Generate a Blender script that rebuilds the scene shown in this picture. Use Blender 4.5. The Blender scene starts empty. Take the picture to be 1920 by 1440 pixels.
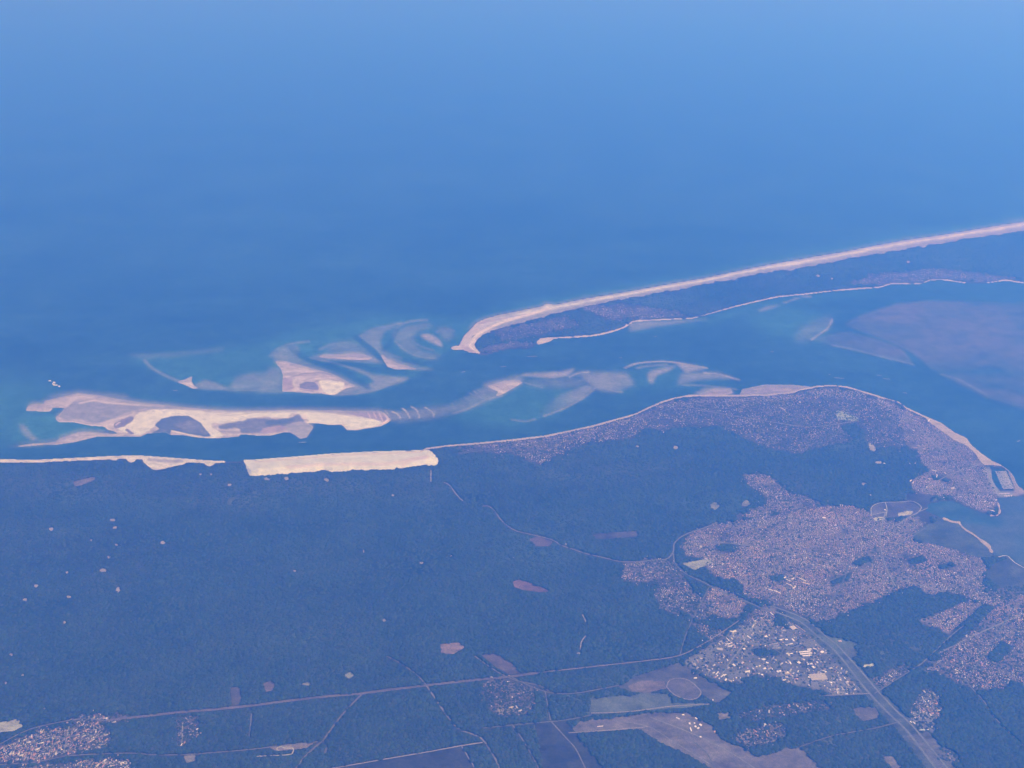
import bpy, math, random, re
import numpy as np

random.seed(7)
RNG = np.random.default_rng(11)
S = bpy.context.scene
C = S.collection

# ------------------------------------------------------------------ camera, sky, sun, exposure
CAM_H, FPX, PITCH = 8000.0, 1900.0, math.radians(25)
cam = bpy.data.cameras.new('camera')
cam_ob = bpy.data.objects.new('camera', cam)
C.objects.link(cam_ob)
S.camera = cam_ob
cam.sensor_width = 36
cam.lens = 36 * FPX / 1920
cam.clip_start = 10
cam.clip_end = 1.0e6
cam_ob.location = (0, 0, CAM_H)
cam_ob.rotation_euler = (math.pi / 2 - PITCH, 0, 0)

SUN_EL, SUN_AZ = 50, 113
W = bpy.data.worlds.new('World')
S.world = W
W.use_nodes = True
_bg = W.node_tree.nodes['Background']
_sky = W.node_tree.nodes.new('ShaderNodeTexSky')
_sky.sky_type = 'NISHITA'
_sky.sun_disc = False
_sky.sun_elevation = math.radians(SUN_EL)
_sky.sun_rotation = math.radians(SUN_AZ)
W.node_tree.links.new(_sky.outputs[0], _bg.inputs[0])
_bg.inputs[1].default_value = 0.15
sun = bpy.data.lights.new('sun', 'SUN')
sun_ob = bpy.data.objects.new('sun', sun)
C.objects.link(sun_ob)
sun.energy = 4.9
sun.angle = math.radians(0.5)
sun.color = (1, 0.96, 0.9)
sun_ob.rotation_euler = (math.radians(90 - SUN_EL), 0, math.radians(180 - SUN_AZ))
S.view_settings.view_transform = 'Standard'
S.view_settings.look = 'None'
S.view_settings.exposure = 0.0
S.view_settings.gamma = 1.0
S.cycles.volume_bounces = 2
S.cycles.max_bounces = 6

# ------------------------------------------------------------------ photo pixel <-> ground
CP, SP = math.cos(PITCH), math.sin(PITCH)


def at(u, v, z=0.0):
    a = (np.asarray(u, float) - 960) / FPX
    b = (720 - np.asarray(v, float)) / FPX
    dy = CP + b * SP
    dz = -SP + b * CP
    t = (np.asarray(z, float) - CAM_H) / dz
    return a * t, dy * t


def to_px(x, y, z=0.0):
    dz = z - CAM_H
    d = y * CP - dz * SP
    return 960 + FPX * x / d, 720 - FPX * (y * SP + dz * CP) / d


# ------------------------------------------------------------------ map fields (one cell = one photo pixel on the ground)
U0, V0, NU, NV = -240, 340, 2400, 1300
VV, UU = np.meshgrid(np.arange(NV) + V0, np.arange(NU) + U0, indexing='ij')
VV = VV.astype(np.float32)
UU = UU.astype(np.float32)


def fill(pts, soft=0.0):
    """0/1 map of a polygon, optionally softened; only its own window is worked on"""
    pad = 4 * max(1, int(round(soft))) + 2
    us, vs = [p[0] for p in pts], [p[1] for p in pts]
    c0, c1 = max(0, int(min(us) - U0) - pad), min(NU, int(max(us) - U0) + pad + 2)
    w0, w1 = max(0, int(min(vs) - V0) - pad), min(NV, int(max(vs) - V0) + pad + 2)
    out = np.zeros((NV, NU), np.float32)
    if c1 <= c0 or w1 <= w0:
        return out
    buf = np.zeros((w1 - w0, c1 - c0 + 1), np.int16)
    n = len(pts)
    for i in range(n):
        (x0, y0), (x1, y1) = pts[i], pts[(i + 1) % n]
        if y0 == y1:
            continue
        if y0 > y1:
            x0, y0, x1, y1 = x1, y1, x0, y0
        r0 = max(w0, math.ceil(y0 - V0))
        r1 = min(w1, math.ceil(y1 - V0))
        if r1 <= r0:
            continue
        r = np.arange(r0, r1)
        x = x0 + (r + V0 - y0) * (x1 - x0) / (y1 - y0) - U0 - c0
        np.add.at(buf, (r - w0, np.clip(np.ceil(x), 0, c1 - c0).astype(int)), 1)
    m = (np.cumsum(buf, 1)[:, :c1 - c0] % 2).astype(np.float32)
    out[w0:w1, c0:c1] = blur(m, soft) if soft else m
    return out


def blur(a, s):
    r = max(1, int(round(s)))
    a = np.asarray(a, np.float32)
    for _ in range(2):
        for ax in (0, 1):
            n = a.shape[ax]
            if r <= 3:
                p = np.pad(a, [(r, r) if k == ax else (0, 0) for k in (0, 1)], mode='edge')
                acc = None
                for k in range(2 * r + 1):
                    q = p[k:k + n] if ax == 0 else p[:, k:k + n]
                    acc = q.copy() if acc is None else np.add(acc, q, out=acc)
                a = acc / np.float32(2 * r + 1)
            else:
                p = np.pad(a, [(r + 1, r) if k == ax else (0, 0) for k in (0, 1)], mode='edge')
                c = np.cumsum(p, ax, dtype=np.float64)
                a = (((c[2 * r + 1:] - c[:-2 * r - 1]) if ax == 0 else (c[:, 2 * r + 1:] - c[:, :-2 * r - 1])) / (2 * r + 1)).astype(np.float32)
    return a


def curve(pts, n=6):
    out = []
    P = [pts[0]] + list(pts) + [pts[-1]]
    for i in range(1, len(P) - 2):
        p0, p1, p2, p3 = (np.array(P[i + k], float) for k in (-1, 0, 1, 2))
        for k in range(n):
            t = k / n
            out.append(tuple(0.5 * (2 * p1 + (p2 - p0) * t + (2 * p0 - 5 * p1 + 4 * p2 - p3) * t * t + (3 * p1 - p0 - 3 * p2 + p3) * t ** 3)))
    out.append(tuple(pts[-1]))
    return out


def dist(pts, maxd, ys=1.5, smooth=True):
    """distance in pixels to a polyline, rows counted ys times wider (foreshortening)"""
    d = np.full((NV, NU), maxd, np.float32)
    if smooth and len(pts) > 2:
        pts = curve(pts, 4)
    m = int(maxd) + 2
    for (x0, y0), (x1, y1) in zip(pts[:-1], pts[1:]):
        c0, c1 = int(min(x0, x1) - m - U0), int(max(x0, x1) + m - U0)
        r0, r1 = int(min(y0, y1) - m - V0), int(max(y0, y1) + m - V0)
        c0, r0 = max(0, c0), max(0, r0)
        if c1 <= c0 or r1 <= r0:
            continue
        u = UU[r0:r1, c0:c1] - x0
        v = (VV[r0:r1, c0:c1] - y0) * ys
        dx, dy = x1 - x0, (y1 - y0) * ys
        L = dx * dx + dy * dy + 1e-9
        t = np.clip((u * dx + v * dy) / L, 0, 1)
        q = np.hypot(u - t * dx, v - t * dy)
        d[r0:r1, c0:c1] = np.minimum(d[r0:r1, c0:c1], q)
    return d


def line(pts, w, edge=1.0, ys=1.5):
    return np.clip((w / 2 + edge - dist(pts, w / 2 + edge + 1, ys)) / edge, 0, 1)


def noise(su, sv, seed, octaves=2):
    rg = np.random.default_rng(seed)
    out = np.zeros((NV, NU), np.float32)
    amp, tot = 1.0, 0.0
    for o in range(octaves):
        a, b = max(1.5, su / 2 ** o), max(1.5, sv / 2 ** o)
        nr, nc = int(NV / b) + 3, int(NU / a) + 3
        g = rg.random((nr, nc)).astype(np.float32)
        y = np.arange(NV) / b
        x = np.arange(NU) / a
        yi, xi = y.astype(int), x.astype(int)
        fy, fx = y - yi, x - xi
        fy = (fy * fy * (3 - 2 * fy))[:, None].astype(np.float32)
        fx = (fx * fx * (3 - 2 * fx))[None, :].astype(np.float32)
        A = (g[:, xi] * (1 - fx) + g[:, xi + 1] * fx) * np.float32(amp)
        D = A[1:] - A[:-1]
        out += A[yi]
        out += D[yi] * fy
        tot += amp
        amp *= 0.6
    return out / tot - 0.5


def grad(x0, y0, x1, y1):
    """0 at the first point rising to 1 at the second"""
    dx, dy = x1 - x0, y1 - y0
    return np.clip(((UU - x0) * dx + (VV - y0) * dy) / (dx * dx + dy * dy), 0, 1)


def look(field, u, v):
    c = np.clip(np.round(u - U0).astype(int), 0, NU - 1)
    r = np.clip(np.round(v - V0).astype(int), 0, NV - 1)
    return field[r, c]


# ------------------------------------------------------------------ objects
def plain(t):
    """directions in a label as they look in the view: up, down, left, right"""
    for a, b in (('northernmost', 'uppermost'), ('southernmost', 'lowest'), ('north-east', 'upper right'), ('north-west', 'upper left'), ('south-west', 'lower left'), ('south-east', 'lower right'),
                 ('the north of', 'the upper part of'), ('the south of', 'the lower part of'), ('the west of', 'the left part of'), ('the east of', 'the right part of'), ('north of', 'above'), ('south of', 'below'), ('east of', 'right of'), ('west of', 'left of'),
                 ('northern', 'upper'), ('southern', 'lower'), ('eastern', 'right'), ('western', 'left'), ('north', 'upper'), ('south', 'lower'), ('east', 'right'), ('west', 'left')):
        t = re.sub(r'\b' + a + r'\b', b, t)
    return t


def tag(o, label=None, cat=None, group=None, kind=None):
    if label:
        o['label'] = plain(label)
    if cat:
        o['category'] = cat
    if group:
        o['group'] = group
    if kind:
        o['kind'] = kind
    return o


def mesh_ob(name, co, faces, m, tint=None, ftint=None, parent=None, smooth=False):
    """co (n,3); faces (k,4) or (k,3) arrays or list of arrays"""
    me = bpy.data.meshes.new(name)
    fl = faces if isinstance(faces, list) else [faces]
    fl = [np.asarray(f, np.int32) for f in fl if len(f)]
    me.vertices.add(len(co))
    me.vertices.foreach_set('co', np.asarray(co, np.float32).ravel())
    nl = sum(f.size for f in fl)
    nf = sum(len(f) for f in fl)
    me.loops.add(nl)
    me.loops.foreach_set('vertex_index', np.concatenate([f.ravel() for f in fl]))
    me.polygons.add(nf)
    sizes = np.concatenate([np.full(len(f), f.shape[1], np.int32) for f in fl])
    me.polygons.foreach_set('loop_start', np.concatenate([[0], np.cumsum(sizes)[:-1]]).astype(np.int32))
    me.update(calc_edges=True)
    me.validate()
    if tint is not None:
        a = me.attributes.new('tint', 'FLOAT_COLOR', 'POINT')
        a.data.foreach_set('color', np.c_[tint, np.ones(len(tint))].astype(np.float32).ravel())
    if ftint is not None:
        a = me.attributes.new('tint', 'FLOAT_COLOR', 'FACE')
        a.data.foreach_set('color', np.c_[ftint, np.ones(len(ftint))].astype(np.float32).ravel())
    if smooth:
        me.polygons.foreach_set('use_smooth', np.ones(nf, bool))
    me.materials.append(m)
    o = bpy.data.objects.new(name, me)
    C.objects.link(o)
    if parent:
        o.parent = parent
    return o


def sheet(name, keep, height, tint, m, step=1, smooth=True):
    """ground-following sheet over the map cells where keep is true"""
    rr_, cc_ = np.nonzero(keep.any(1))[0], np.nonzero(keep.any(0))[0]
    if len(rr_) == 0:
        return None
    r0, r1 = max(0, rr_[0] - step) // step * step, min(NV, rr_[-1] + step + 1)
    c0, c1 = max(0, cc_[0] - step) // step * step, min(NU, cc_[-1] + step + 1)
    win = (slice(r0, r1, step), slice(c0, c1, step))
    K = keep[win]
    cell = K[:-1, :-1] | K[1:, :-1] | K[:-1, 1:] | K[1:, 1:]
    used = np.zeros(K.shape, bool)
    used[:-1, :-1] |= cell
    used[1:, :-1] |= cell
    used[:-1, 1:] |= cell
    used[1:, 1:] |= cell
    idx = np.full(K.shape, -1, np.int32)
    n = int(used.sum())
    if n == 0:
        return None
    idx[used] = np.arange(n)
    u, v = UU[win][used], VV[win][used]
    z = (height[win] if isinstance(height, np.ndarray) else np.full(K.shape, height))[used]
    x, y = at(u, v, z)
    r, c = np.nonzero(cell)
    f = np.stack([idx[r, c], idx[r + 1, c], idx[r + 1, c + 1], idx[r, c + 1]], 1)
    t = tint[win][used] if isinstance(tint, np.ndarray) and tint.ndim == 3 else np.tile(tint, (n, 1))
    return mesh_ob(name, np.c_[x, y, z], f, m, tint=t, smooth=smooth)


def mat(name, rough=0.95, spec=0.1, amp=0.25, scales=(60, 400), color=None, bump=0.0):
    m = bpy.data.materials.new(name)
    m.use_nodes = True
    nt = m.node_tree
    b = nt.nodes['Principled BSDF']
    b.inputs['Roughness'].default_value = rough
    b.inputs['Specular IOR Level'].default_value = spec
    if color is None:
        src = nt.nodes.new('ShaderNodeAttribute')
        src.attribute_name = 'tint'
        out = src.outputs['Color']
    else:
        src = nt.nodes.new('ShaderNodeRGB')
        src.outputs[0].default_value = (*color, 1)
        out = src.outputs[0]
    geo = nt.nodes.new('ShaderNodeNewGeometry')
    last = None
    for i, s in enumerate(scales):
        mp = nt.nodes.new('ShaderNodeVectorMath')
        mp.operation = 'SCALE'
        mp.inputs['Scale'].default_value = 1.0 / s
        nt.links.new(geo.outputs['Position'], mp.inputs[0])
        nz = nt.nodes.new('ShaderNodeTexNoise')
        nz.inputs['Scale'].default_value = 1.0
        nz.inputs['Detail'].default_value = 2.0
        nt.links.new(mp.outputs[0], nz.inputs['Vector'])
        mr = nt.nodes.new('ShaderNodeMapRange')
        mr.inputs['From Min'].default_value = 0.25
        mr.inputs['From Max'].default_value = 0.75
        mr.inputs['To Min'].default_value = 1 - amp
        mr.inputs['To Max'].default_value = 1 + amp
        nt.links.new(nz.outputs[0], mr.inputs['Value'])
        if last is None:
            last = mr.outputs[0]
            first_noise = nz.outputs[0]
        else:
            mm = nt.nodes.new('ShaderNodeMath')
            mm.operation = 'MULTIPLY'
            nt.links.new(last, mm.inputs[0])
            nt.links.new(mr.outputs[0], mm.inputs[1])
            last = mm.outputs[0]
    vm = nt.nodes.new('ShaderNodeVectorMath')
    vm.operation = 'SCALE'
    nt.links.new(out, vm.inputs[0])
    nt.links.new(last, vm.inputs['Scale'])
    nt.links.new(vm.outputs[0], b.inputs['Base Color'])
    if bump:
        bp = nt.nodes.new('ShaderNodeBump')
        bp.inputs['Strength'].default_value = 0.6
        bp.inputs['Distance'].default_value = bump
        nt.links.new(first_noise, bp.inputs['Height'])
        nt.links.new(bp.outputs[0], b.inputs['Normal'])
    return m


M_WATER = mat('sea_water', 0.45, 0.04, 0.20, (70, 260, 2500), bump=1.0)
M_SAND = mat('sand', 0.95, 0.05, 0.10, (25, 140), bump=1.0)
M_SOIL = mat('soil', 0.95, 0.05, 0.22, (30, 220))
M_LEAF = mat('foliage', 0.9, 0.04, 0.20, (35, 260, 1500), bump=2.5)
M_CROWN = mat('tree_crowns', 0.9, 0.04, 0.18, (60, 500))
M_ROAD = mat('road_surface', 0.9, 0.1, 0.18, (30, 300))
M_BUILD = mat('building_surfaces', 0.7, 0.25, 0.06, (9, 60))
M_FOAM = mat('foam', 0.8, 0.1, 0.15, (12, 40))

# ================================================================== THE MAP
MAIN_COAST = [(-260, 858), (-100, 862), (0, 862), (60, 864), (120, 861), (200, 857), (255, 855), (300, 858), (380, 864), (415, 866),
              (455, 865), (480, 864), (560, 858), (620, 853), (700, 849), (790, 846), (800, 841), (815, 839), (840, 836), (900, 831), (960, 825),
              (1020, 818), (1060, 810), (1110, 799), (1150, 788), (1190, 777), (1215, 765), (1240, 754), (1260, 748), (1290, 742), (1335, 742),
              (1380, 742), (1440, 740), (1480, 736), (1500, 731), (1530, 725), (1560, 723), (1590, 726), (1620, 735), (1650, 744), (1685, 754),
              (1700, 765), (1730, 779), (1765, 794), (1790, 812), (1812, 822), (1820, 834), (1840, 851), (1860, 865), (1876, 872), (1888, 880),
              (1899, 892), (1904, 906), (1912, 914), (1930, 926), (2180, 1010)]
MAINLAND = MAIN_COAST + [(2180, 1660), (-260, 1660)]
BAY = [(2180, 985), (1960, 935), (1920, 929), (1895, 930), (1869, 934), (1872, 945), (1877, 956), (1875, 965), (1866, 969), (1855, 966), (1840, 960),
       (1828, 956), (1812, 951), (1798, 943), (1782, 938), (1760, 940), (1740, 944), (1735, 958), (1765, 972), (1800, 981), (1812, 997), (1838, 1013),
       (1856, 1029), (1864, 1043), (1886, 1042), (1920, 1064), (2180, 1190)]
BASIN = [(1857, 884), (1864, 878), (1880, 878), (1890, 884), (1899, 904), (1902, 917), (1883, 919), (1871, 917), (1861, 903)]
CAPE_SEA = [(843, 652), (862, 647), (866, 638), (871, 629), (885, 616), (893, 606), (910, 598), (935, 591), (960, 586), (990, 580), (1015, 575), (1025, 569),
            (1040, 572), (1060, 568), (1100, 560), (1160, 550), (1200, 543), (1260, 532), (1320, 522), (1400, 505), (1440, 497), (1520, 483), (1580, 473),
            (1640, 461), (1700, 450), (1760, 442), (1820, 432), (1880, 422), (1920, 416), (2180, 372)]
CAPE_BAY = [(2180, 540), (1920, 530), (1905, 528), (1885, 525), (1850, 530), (1810, 530), (1770, 524), (1745, 525), (1722, 532), (1672, 532), (1650, 538),
            (1610, 541), (1560, 545), (1500, 552), (1460, 556), (1440, 560), (1380, 574), (1330, 588), (1300, 596), (1240, 599), (1190, 602), (1180, 608),
            (1165, 617), (1140, 624), (1110, 629), (1080, 632), (1040, 634), (1015, 636), (1006, 642), (1003, 648), (990, 654), (965, 652), (950, 655),
            (930, 659), (915, 664), (900, 665), (885, 661), (865, 656), (850, 655)]
CAPE = CAPE_SEA + CAPE_BAY
CAPE_INNER_SAND = [(905, 665), (896, 656), (891, 646), (897, 635), (910, 625), (940, 615), (970, 607), (1000, 599), (1030, 591), (1060, 584), (1100, 574), (1160, 562),
                   (1200, 556), (1260, 545), (1320, 534), (1400, 518), (1440, 510), (1480, 506), (1560, 492), (1640, 477), (1700, 467), (1760, 457), (1820, 448),
                   (1880, 440), (1920, 433), (2180, 388)]

land_main = fill(MAINLAND)
land_main *= 1 - fill(BAY)
land_main *= 1 - fill(BASIN)
land_cape = fill(CAPE)
LAND = np.maximum(land_main, land_cape)

# ------------------------------------------------------------------ water colour from what lies under it
DEEP = np.array((0.024, 0.068, 0.083))
TURQ = np.array((0.045, 0.155, 0.135))
SUBSAND = np.array((0.30, 0.32, 0.27))
MUDC = np.array((0.082, 0.092, 0.088))
T = np.zeros((NV, NU), np.float32)
Sd = np.zeros((NV, NU), np.float32)
Md = np.zeros((NV, NU), np.float32)


def shoal(F, pts, soft, amount, g=None):
    f = fill(pts, soft) * amount
    if g:
        f = f * grad(*g)
    np.maximum(F, f, out=F)


def crest(F, pts, w, edge, amount, ys=1.5):
    np.maximum(F, line(pts, w, edge, ys) * amount, out=F)


# turquoise shallows
shoal(T, [(-260, 690), (60, 715), (110, 735), (120, 790), (100, 830), (-260, 850)], 16, 0.6)
shoal(T, [(90, 740), (220, 735), (500, 765), (200, 800)], 8, 0.3)
shoal(T, [(60, 775), (110, 775), (210, 800), (180, 812), (110, 826), (20, 834), (20, 800)], 5, 0.8)
shoal(T, [(235, 668), (320, 660), (420, 652), (500, 640), (560, 615), (640, 612), (700, 590), (800, 590), (880, 600), (870, 655), (845, 670), (790, 695), (755, 715),
          (700, 738), (620, 742), (520, 738), (430, 733), (345, 724), (290, 700)], 7, 0.55)
shoal(T, [(505, 738), (505, 690), (512, 660), (560, 640), (610, 640), (560, 680), (530, 735)], 5, 0.85)
shoal(T, [(835, 650), (868, 600), (930, 580), (1060, 555), (1300, 515), (1600, 455), (1920, 405), (2180, 360), (2180, 385), (1920, 425), (1600, 478), (1300, 535), (900, 640)], 8, 0.75)
shoal(T, [(840, 780), (900, 745), (970, 712), (1110, 735), (1050, 775), (990, 795), (960, 800), (870, 790)], 9, 0.5)
shoal(T, [(1090, 700), (1240, 685), (1380, 705), (1330, 735), (1230, 730), (1160, 745)], 9, 0.4)
shoal(T, [(1400, 590), (1480, 575), (1560, 595), (1550, 640), (1500, 640), (1420, 615)], 12, 0.7)
shoal(T, [(1180, 600), (1330, 592), (1460, 558), (1640, 542), (1640, 552), (1460, 575), (1330, 608), (1180, 632)], 5, 0.35)
# pale sand seen through thin water
shoal(Sd, [(235, 665), (330, 662), (420, 652), (418, 657), (330, 668), (270, 672)], 3, 0.16)
crest(Sd, [(272, 676), (285, 690), (310, 704), (333, 714)], 2.0, 5, 0.28)
shoal(Sd, [(364, 722), (385, 712), (400, 716), (430, 728), (428, 731), (390, 730), (366, 728)], 2, 0.35)
shoal(Sd, [(425, 731), (445, 706), (470, 700), (510, 700), (520, 732), (480, 733)], 4, 0.28)
crest(Sd, [(400, 728), (425, 731), (470, 732), (530, 735)], 1, 3, 0.3)
shoal(Sd, [(510, 662), (530, 650), (560, 648), (560, 672), (600, 690), (540, 685), (515, 682)], 3, 0.33)
shoal(Sd, [(505, 690), (530, 690), (530, 735), (480, 735)], 4, 0.35)
shoal(Sd, [(583, 670), (610, 662), (660, 661), (700, 668), (725, 682), (700, 680), (650, 677), (600, 673)], 2, 0.45)
shoal(Sd, [(610, 662), (620, 645), (660, 640), (690, 655), (700, 668)], 6, 0.25)
shoal(Sd, [(650, 688), (672, 691), (700, 702), (740, 706), (768, 708), (755, 716), (720, 726), (695, 735), (660, 737), (690, 722), (703, 715), (690, 705)], 2, 0.42)
crest(Sd, [(625, 740), (665, 738), (700, 732), (735, 720), (760, 711)], 1.5, 4, 0.42)
shoal(Sd, [(645, 724), (690, 722), (660, 738), (630, 738)], 3, 0.55)
shoal(Sd, [(673, 629), (695, 618), (740, 607), (760, 605), (720, 622), (712, 640), (718, 655), (745, 670), (720, 665), (700, 650)], 3, 0.3)
crest(Sd, [(675, 630), (695, 645), (710, 657), (716, 666)], 1.5, 4, 0.35)
shoal(Sd, [(735, 628), (760, 612), (800, 606), (815, 612), (780, 622), (775, 640), (790, 658), (830, 668), (815, 676), (780, 668), (755, 655)], 4, 0.26)
shoal(Sd, [(788, 628), (802, 626), (816, 631), (826, 639), (830, 651), (812, 643), (795, 635)], 1.5, 0.75)
shoal(Sd, [(818, 615), (845, 614), (852, 630), (835, 640)], 4, 0.25)
shoal(Sd, [(765, 688), (800, 690), (815, 693), (770, 694)], 2, 0.35)
shoal(Sd, [(600, 769), (725, 768), (750, 772), (815, 765), (822, 775), (815, 783), (760, 787), (735, 790)], 2, 0.33)
for k, p in enumerate([[(735, 772), (745, 776), (751, 785)], [(755, 766), (763, 773), (768, 783)], [(772, 763), (782, 770), (786, 783)], [(797, 764), (810, 772), (813, 781)],
                       [(722, 770), (729, 779), (733, 788)]]):
    crest(Sd, p, 1.4, 2.0, 1.0 - 0.09 * k)
shoal(Sd, [(820, 768), (860, 752), (905, 728), (940, 715), (975, 712), (982, 718), (965, 728), (940, 742), (905, 757), (870, 768), (835, 778)], 3, 0.42, (820, 775, 960, 725))
shoal(Sd, [(735, 774), (800, 764), (850, 760), (905, 742), (908, 757), (860, 772), (805, 786), (742, 792)], 4, 0.24)
shoal(Sd, [(975, 716), (1010, 712), (1070, 706), (1110, 720), (1060, 728), (1010, 726)], 5, 0.2)
for k in range(11):
    x = 846 + k * 9.5 + random.uniform(-4, 4)
    y = 772 - k * 4.2 + random.uniform(-2, 2)
    crest(Sd, [(x - random.uniform(8, 18), y - 12), (x - 4, y - 5), (x + 2, y + 1)], 0.6, 3.0, random.uniform(0.1, 0.26) + 0.02 * k)
shoal(Sd, [(968, 706), (985, 701), (1020, 699), (1050, 697), (1078, 691), (1065, 705), (1035, 710), (1000, 706)], 1.6, 0.62)
shoal(Sd, [(1066, 708), (1082, 699), (1108, 697), (1100, 702), (1090, 706), (1105, 722), (1120, 730), (1150, 735), (1190, 720), (1175, 700), (1120, 697)], 4, 0.42)
crest(Sd, [(1068, 707), (1083, 700), (1105, 697)], 2, 2, 0.55)
shoal(Sd, [(980, 790), (1050, 740), (1100, 722), (1118, 727), (1090, 748), (1050, 768), (1010, 784)], 3, 0.4, (1020, 745, 1075, 765))
crest(Sd, [(1116, 728), (1100, 741), (1080, 754), (1050, 769), (1020, 780)], 1.2, 3, 0.45)
crest(Sd, [(1110, 722), (1135, 727), (1150, 733), (1165, 735)], 1.5, 4, 0.4)
crest(Sd, [(985, 718), (1000, 722), (1018, 727)], 1.2, 2, 0.35)
crest(Sd, [(960, 787), (985, 790), (1003, 786)], 1.5, 3, 0.3)
crest(Sd, [(1172, 690), (1192, 682), (1230, 678), (1262, 679), (1290, 684), (1325, 690)], 2.2, 2.2, 0.72)
shoal(Sd, [(1262, 678), (1300, 684), (1325, 691), (1300, 697), (1285, 700), (1275, 688)], 2, 0.6)
shoal(Sd, [(1214, 702), (1220, 695), (1250, 688), (1270, 685), (1255, 695), (1232, 703), (1222, 721), (1216, 714)], 2, 0.52)
shoal(Sd, [(1280, 700), (1318, 698), (1350, 699), (1378, 710), (1345, 709), (1310, 712), (1270, 722), (1275, 706)], 3, 0.42)
crest(Sd, [(1320, 699), (1350, 702), (1374, 709)], 2.5, 2, 0.62)
crest(Sd, [(1280, 722), (1320, 723), (1380, 730)], 1.5, 3, 0.3)
shoal(Sd, [(1300, 740), (1320, 728), (1345, 726), (1372, 729), (1376, 738), (1350, 743)], 1.6, 0.6)
shoal(Sd, [(1180, 604), (1290, 600), (1335, 597), (1290, 604), (1235, 612), (1180, 622)], 2, 0.4)
shoal(Sd, [(1418, 584), (1435, 576), (1465, 571), (1450, 577), (1425, 584)], 1.6, 0.5)
crest(Sd, [(1470, 568), (1500, 558), (1520, 556)], 1.5, 3, 0.35)
crest(Sd, [(1522, 637), (1535, 627), (1548, 619), (1557, 607), (1560, 598)], 2.2, 2.0, 0.6)
shoal(Sd, [(1490, 640), (1500, 615), (1560, 590), (1558, 610), (1522, 637)], 6, 0.2)
shoal(Sd, [(36, 797), (46, 797), (60, 815), (75, 825), (60, 828), (42, 812)], 3, 0.4)
shoal(Sd, [(5, 838), (60, 833), (105, 828), (110, 833), (60, 837)], 2, 0.4)
shoal(Sd, [(50, 770), (100, 740), (150, 733), (240, 742), (240, 752), (100, 760)], 4, 0.4)
crest(Sd, CAPE_SEA[4:], 4, 8, 0.28)
crest(Sd, [(1765, 702), (1780, 706), (1800, 713), (1850, 740)], 1.2, 3, 0.2)
crest(Sd, [(1560, 647), (1600, 655), (1650, 668), (1700, 680), (1713, 684)], 1.2, 3, 0.2)
SOUTH_BANK = [(48, 771), (52, 762), (60, 758), (70, 757), (82, 758), (84, 752), (100, 748), (118, 744), (135, 740), (148, 737), (165, 739), (190, 742), (215, 747), (240, 751),
              (270, 756), (300, 759), (330, 762), (360, 765), (400, 768), (440, 770), (480, 770), (520, 769), (560, 769), (590, 769), (640, 770), (680, 771), (712, 771), (722, 775),
              (728, 782), (733, 788), (726, 793), (715, 799), (690, 803), (665, 807), (650, 806), (645, 800), (641, 797), (620, 797), (600, 794), (576, 794), (588, 800),
              (583, 808), (575, 820), (563, 823), (552, 815), (545, 811), (530, 811), (510, 816), (490, 817), (465, 815), (450, 815), (448, 818), (430, 820), (400, 822), (370, 820),
              (345, 816), (320, 815), (312, 811), (300, 811), (275, 813), (265, 818), (250, 819), (225, 819), (200, 818), (180, 819), (160, 824), (140, 829), (110, 833), (80, 834),
              (45, 837), (20, 838), (60, 832), (90, 830), (106, 828), (112, 822), (125, 818), (145, 811), (160, 809), (185, 811), (213, 814), (222, 813), (213, 808), (203, 806),
              (195, 800), (170, 798), (150, 794), (135, 791), (112, 792), (106, 788), (104, 782), (112, 777), (118, 770), (122, 765), (108, 765), (98, 764), (98, 767), (95, 771),
              (80, 772), (62, 770)]
for pts, sf, am in ((SOUTH_BANK, 3, 0.42), ([(516, 676), (560, 684), (610, 697), (668, 724), (690, 733), (640, 742), (530, 735), (529, 700)], 4, 0.5), ([(596, 669), (665, 660), (705, 672), (660, 678), (610, 673)], 3, 0.5),
                    ([(712, 662), (745, 679), (790, 692), (740, 693), (722, 680)], 3, 0.5), ([(905, 724), (970, 709), (985, 717), (945, 740), (920, 744)], 4, 0.45)):
    shoal(Sd, [(u + 1, v - 4) for u, v in pts], sf, am)
for p, w_, a_ in (([(738, 630), (745, 614), (768, 603), (800, 600)], 2, .3), ([(742, 640), (758, 655), (785, 668), (818, 672)], 2, .32), ([(752, 636), (770, 652), (792, 661)], 1.5, .25),
                 ([(820, 622), (834, 616), (850, 620)], 2, .3), ([(507, 668), (520, 655), (545, 645), (578, 640)], 2, .26), ([(583, 671), (615, 678), (640, 684), (662, 691)], 1.5, .4),
                 ([(676, 630), (700, 618), (735, 610), (752, 606)], 2, .34), ([(690, 640), (708, 652), (730, 664), (752, 671)], 1.5, .25), ([(600, 655), (625, 645), (655, 642)], 2, .24),
                 ([(440, 731), (452, 712), (475, 704), (502, 703)], 2, .26), ([(775, 640), (790, 650), (812, 657)], 1.5, .22), ([(1195, 690), (1215, 686), (1250, 684)], 2, .3),
                 ([(1085, 715), (1105, 712), (1125, 720)], 2, .25), ([(1330, 706), (1360, 706), (1385, 712)], 1.5, .4), ([(850, 775), (880, 765), (915, 748), (940, 742)], 1.2, .45)):
    crest(Sd, p, w_, 4, a_)
for p, w_ in (([(548, 655), (575, 672), (610, 686), (645, 697), (672, 714), (690, 727)], 7), ([(668, 632), (690, 652), (712, 672), (728, 690), (760, 698)], 6), ([(615, 682), (660, 682), (700, 692), (740, 700)], 6),
              ([(720, 655), (735, 635), (742, 618)], 4), ([(845, 660), (800, 682), (760, 676)], 6)):
    k_ = line(p, w_, 6)
    T *= 1 - 0.75 * k_
    Sd *= 1 - 0.6 * k_
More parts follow.
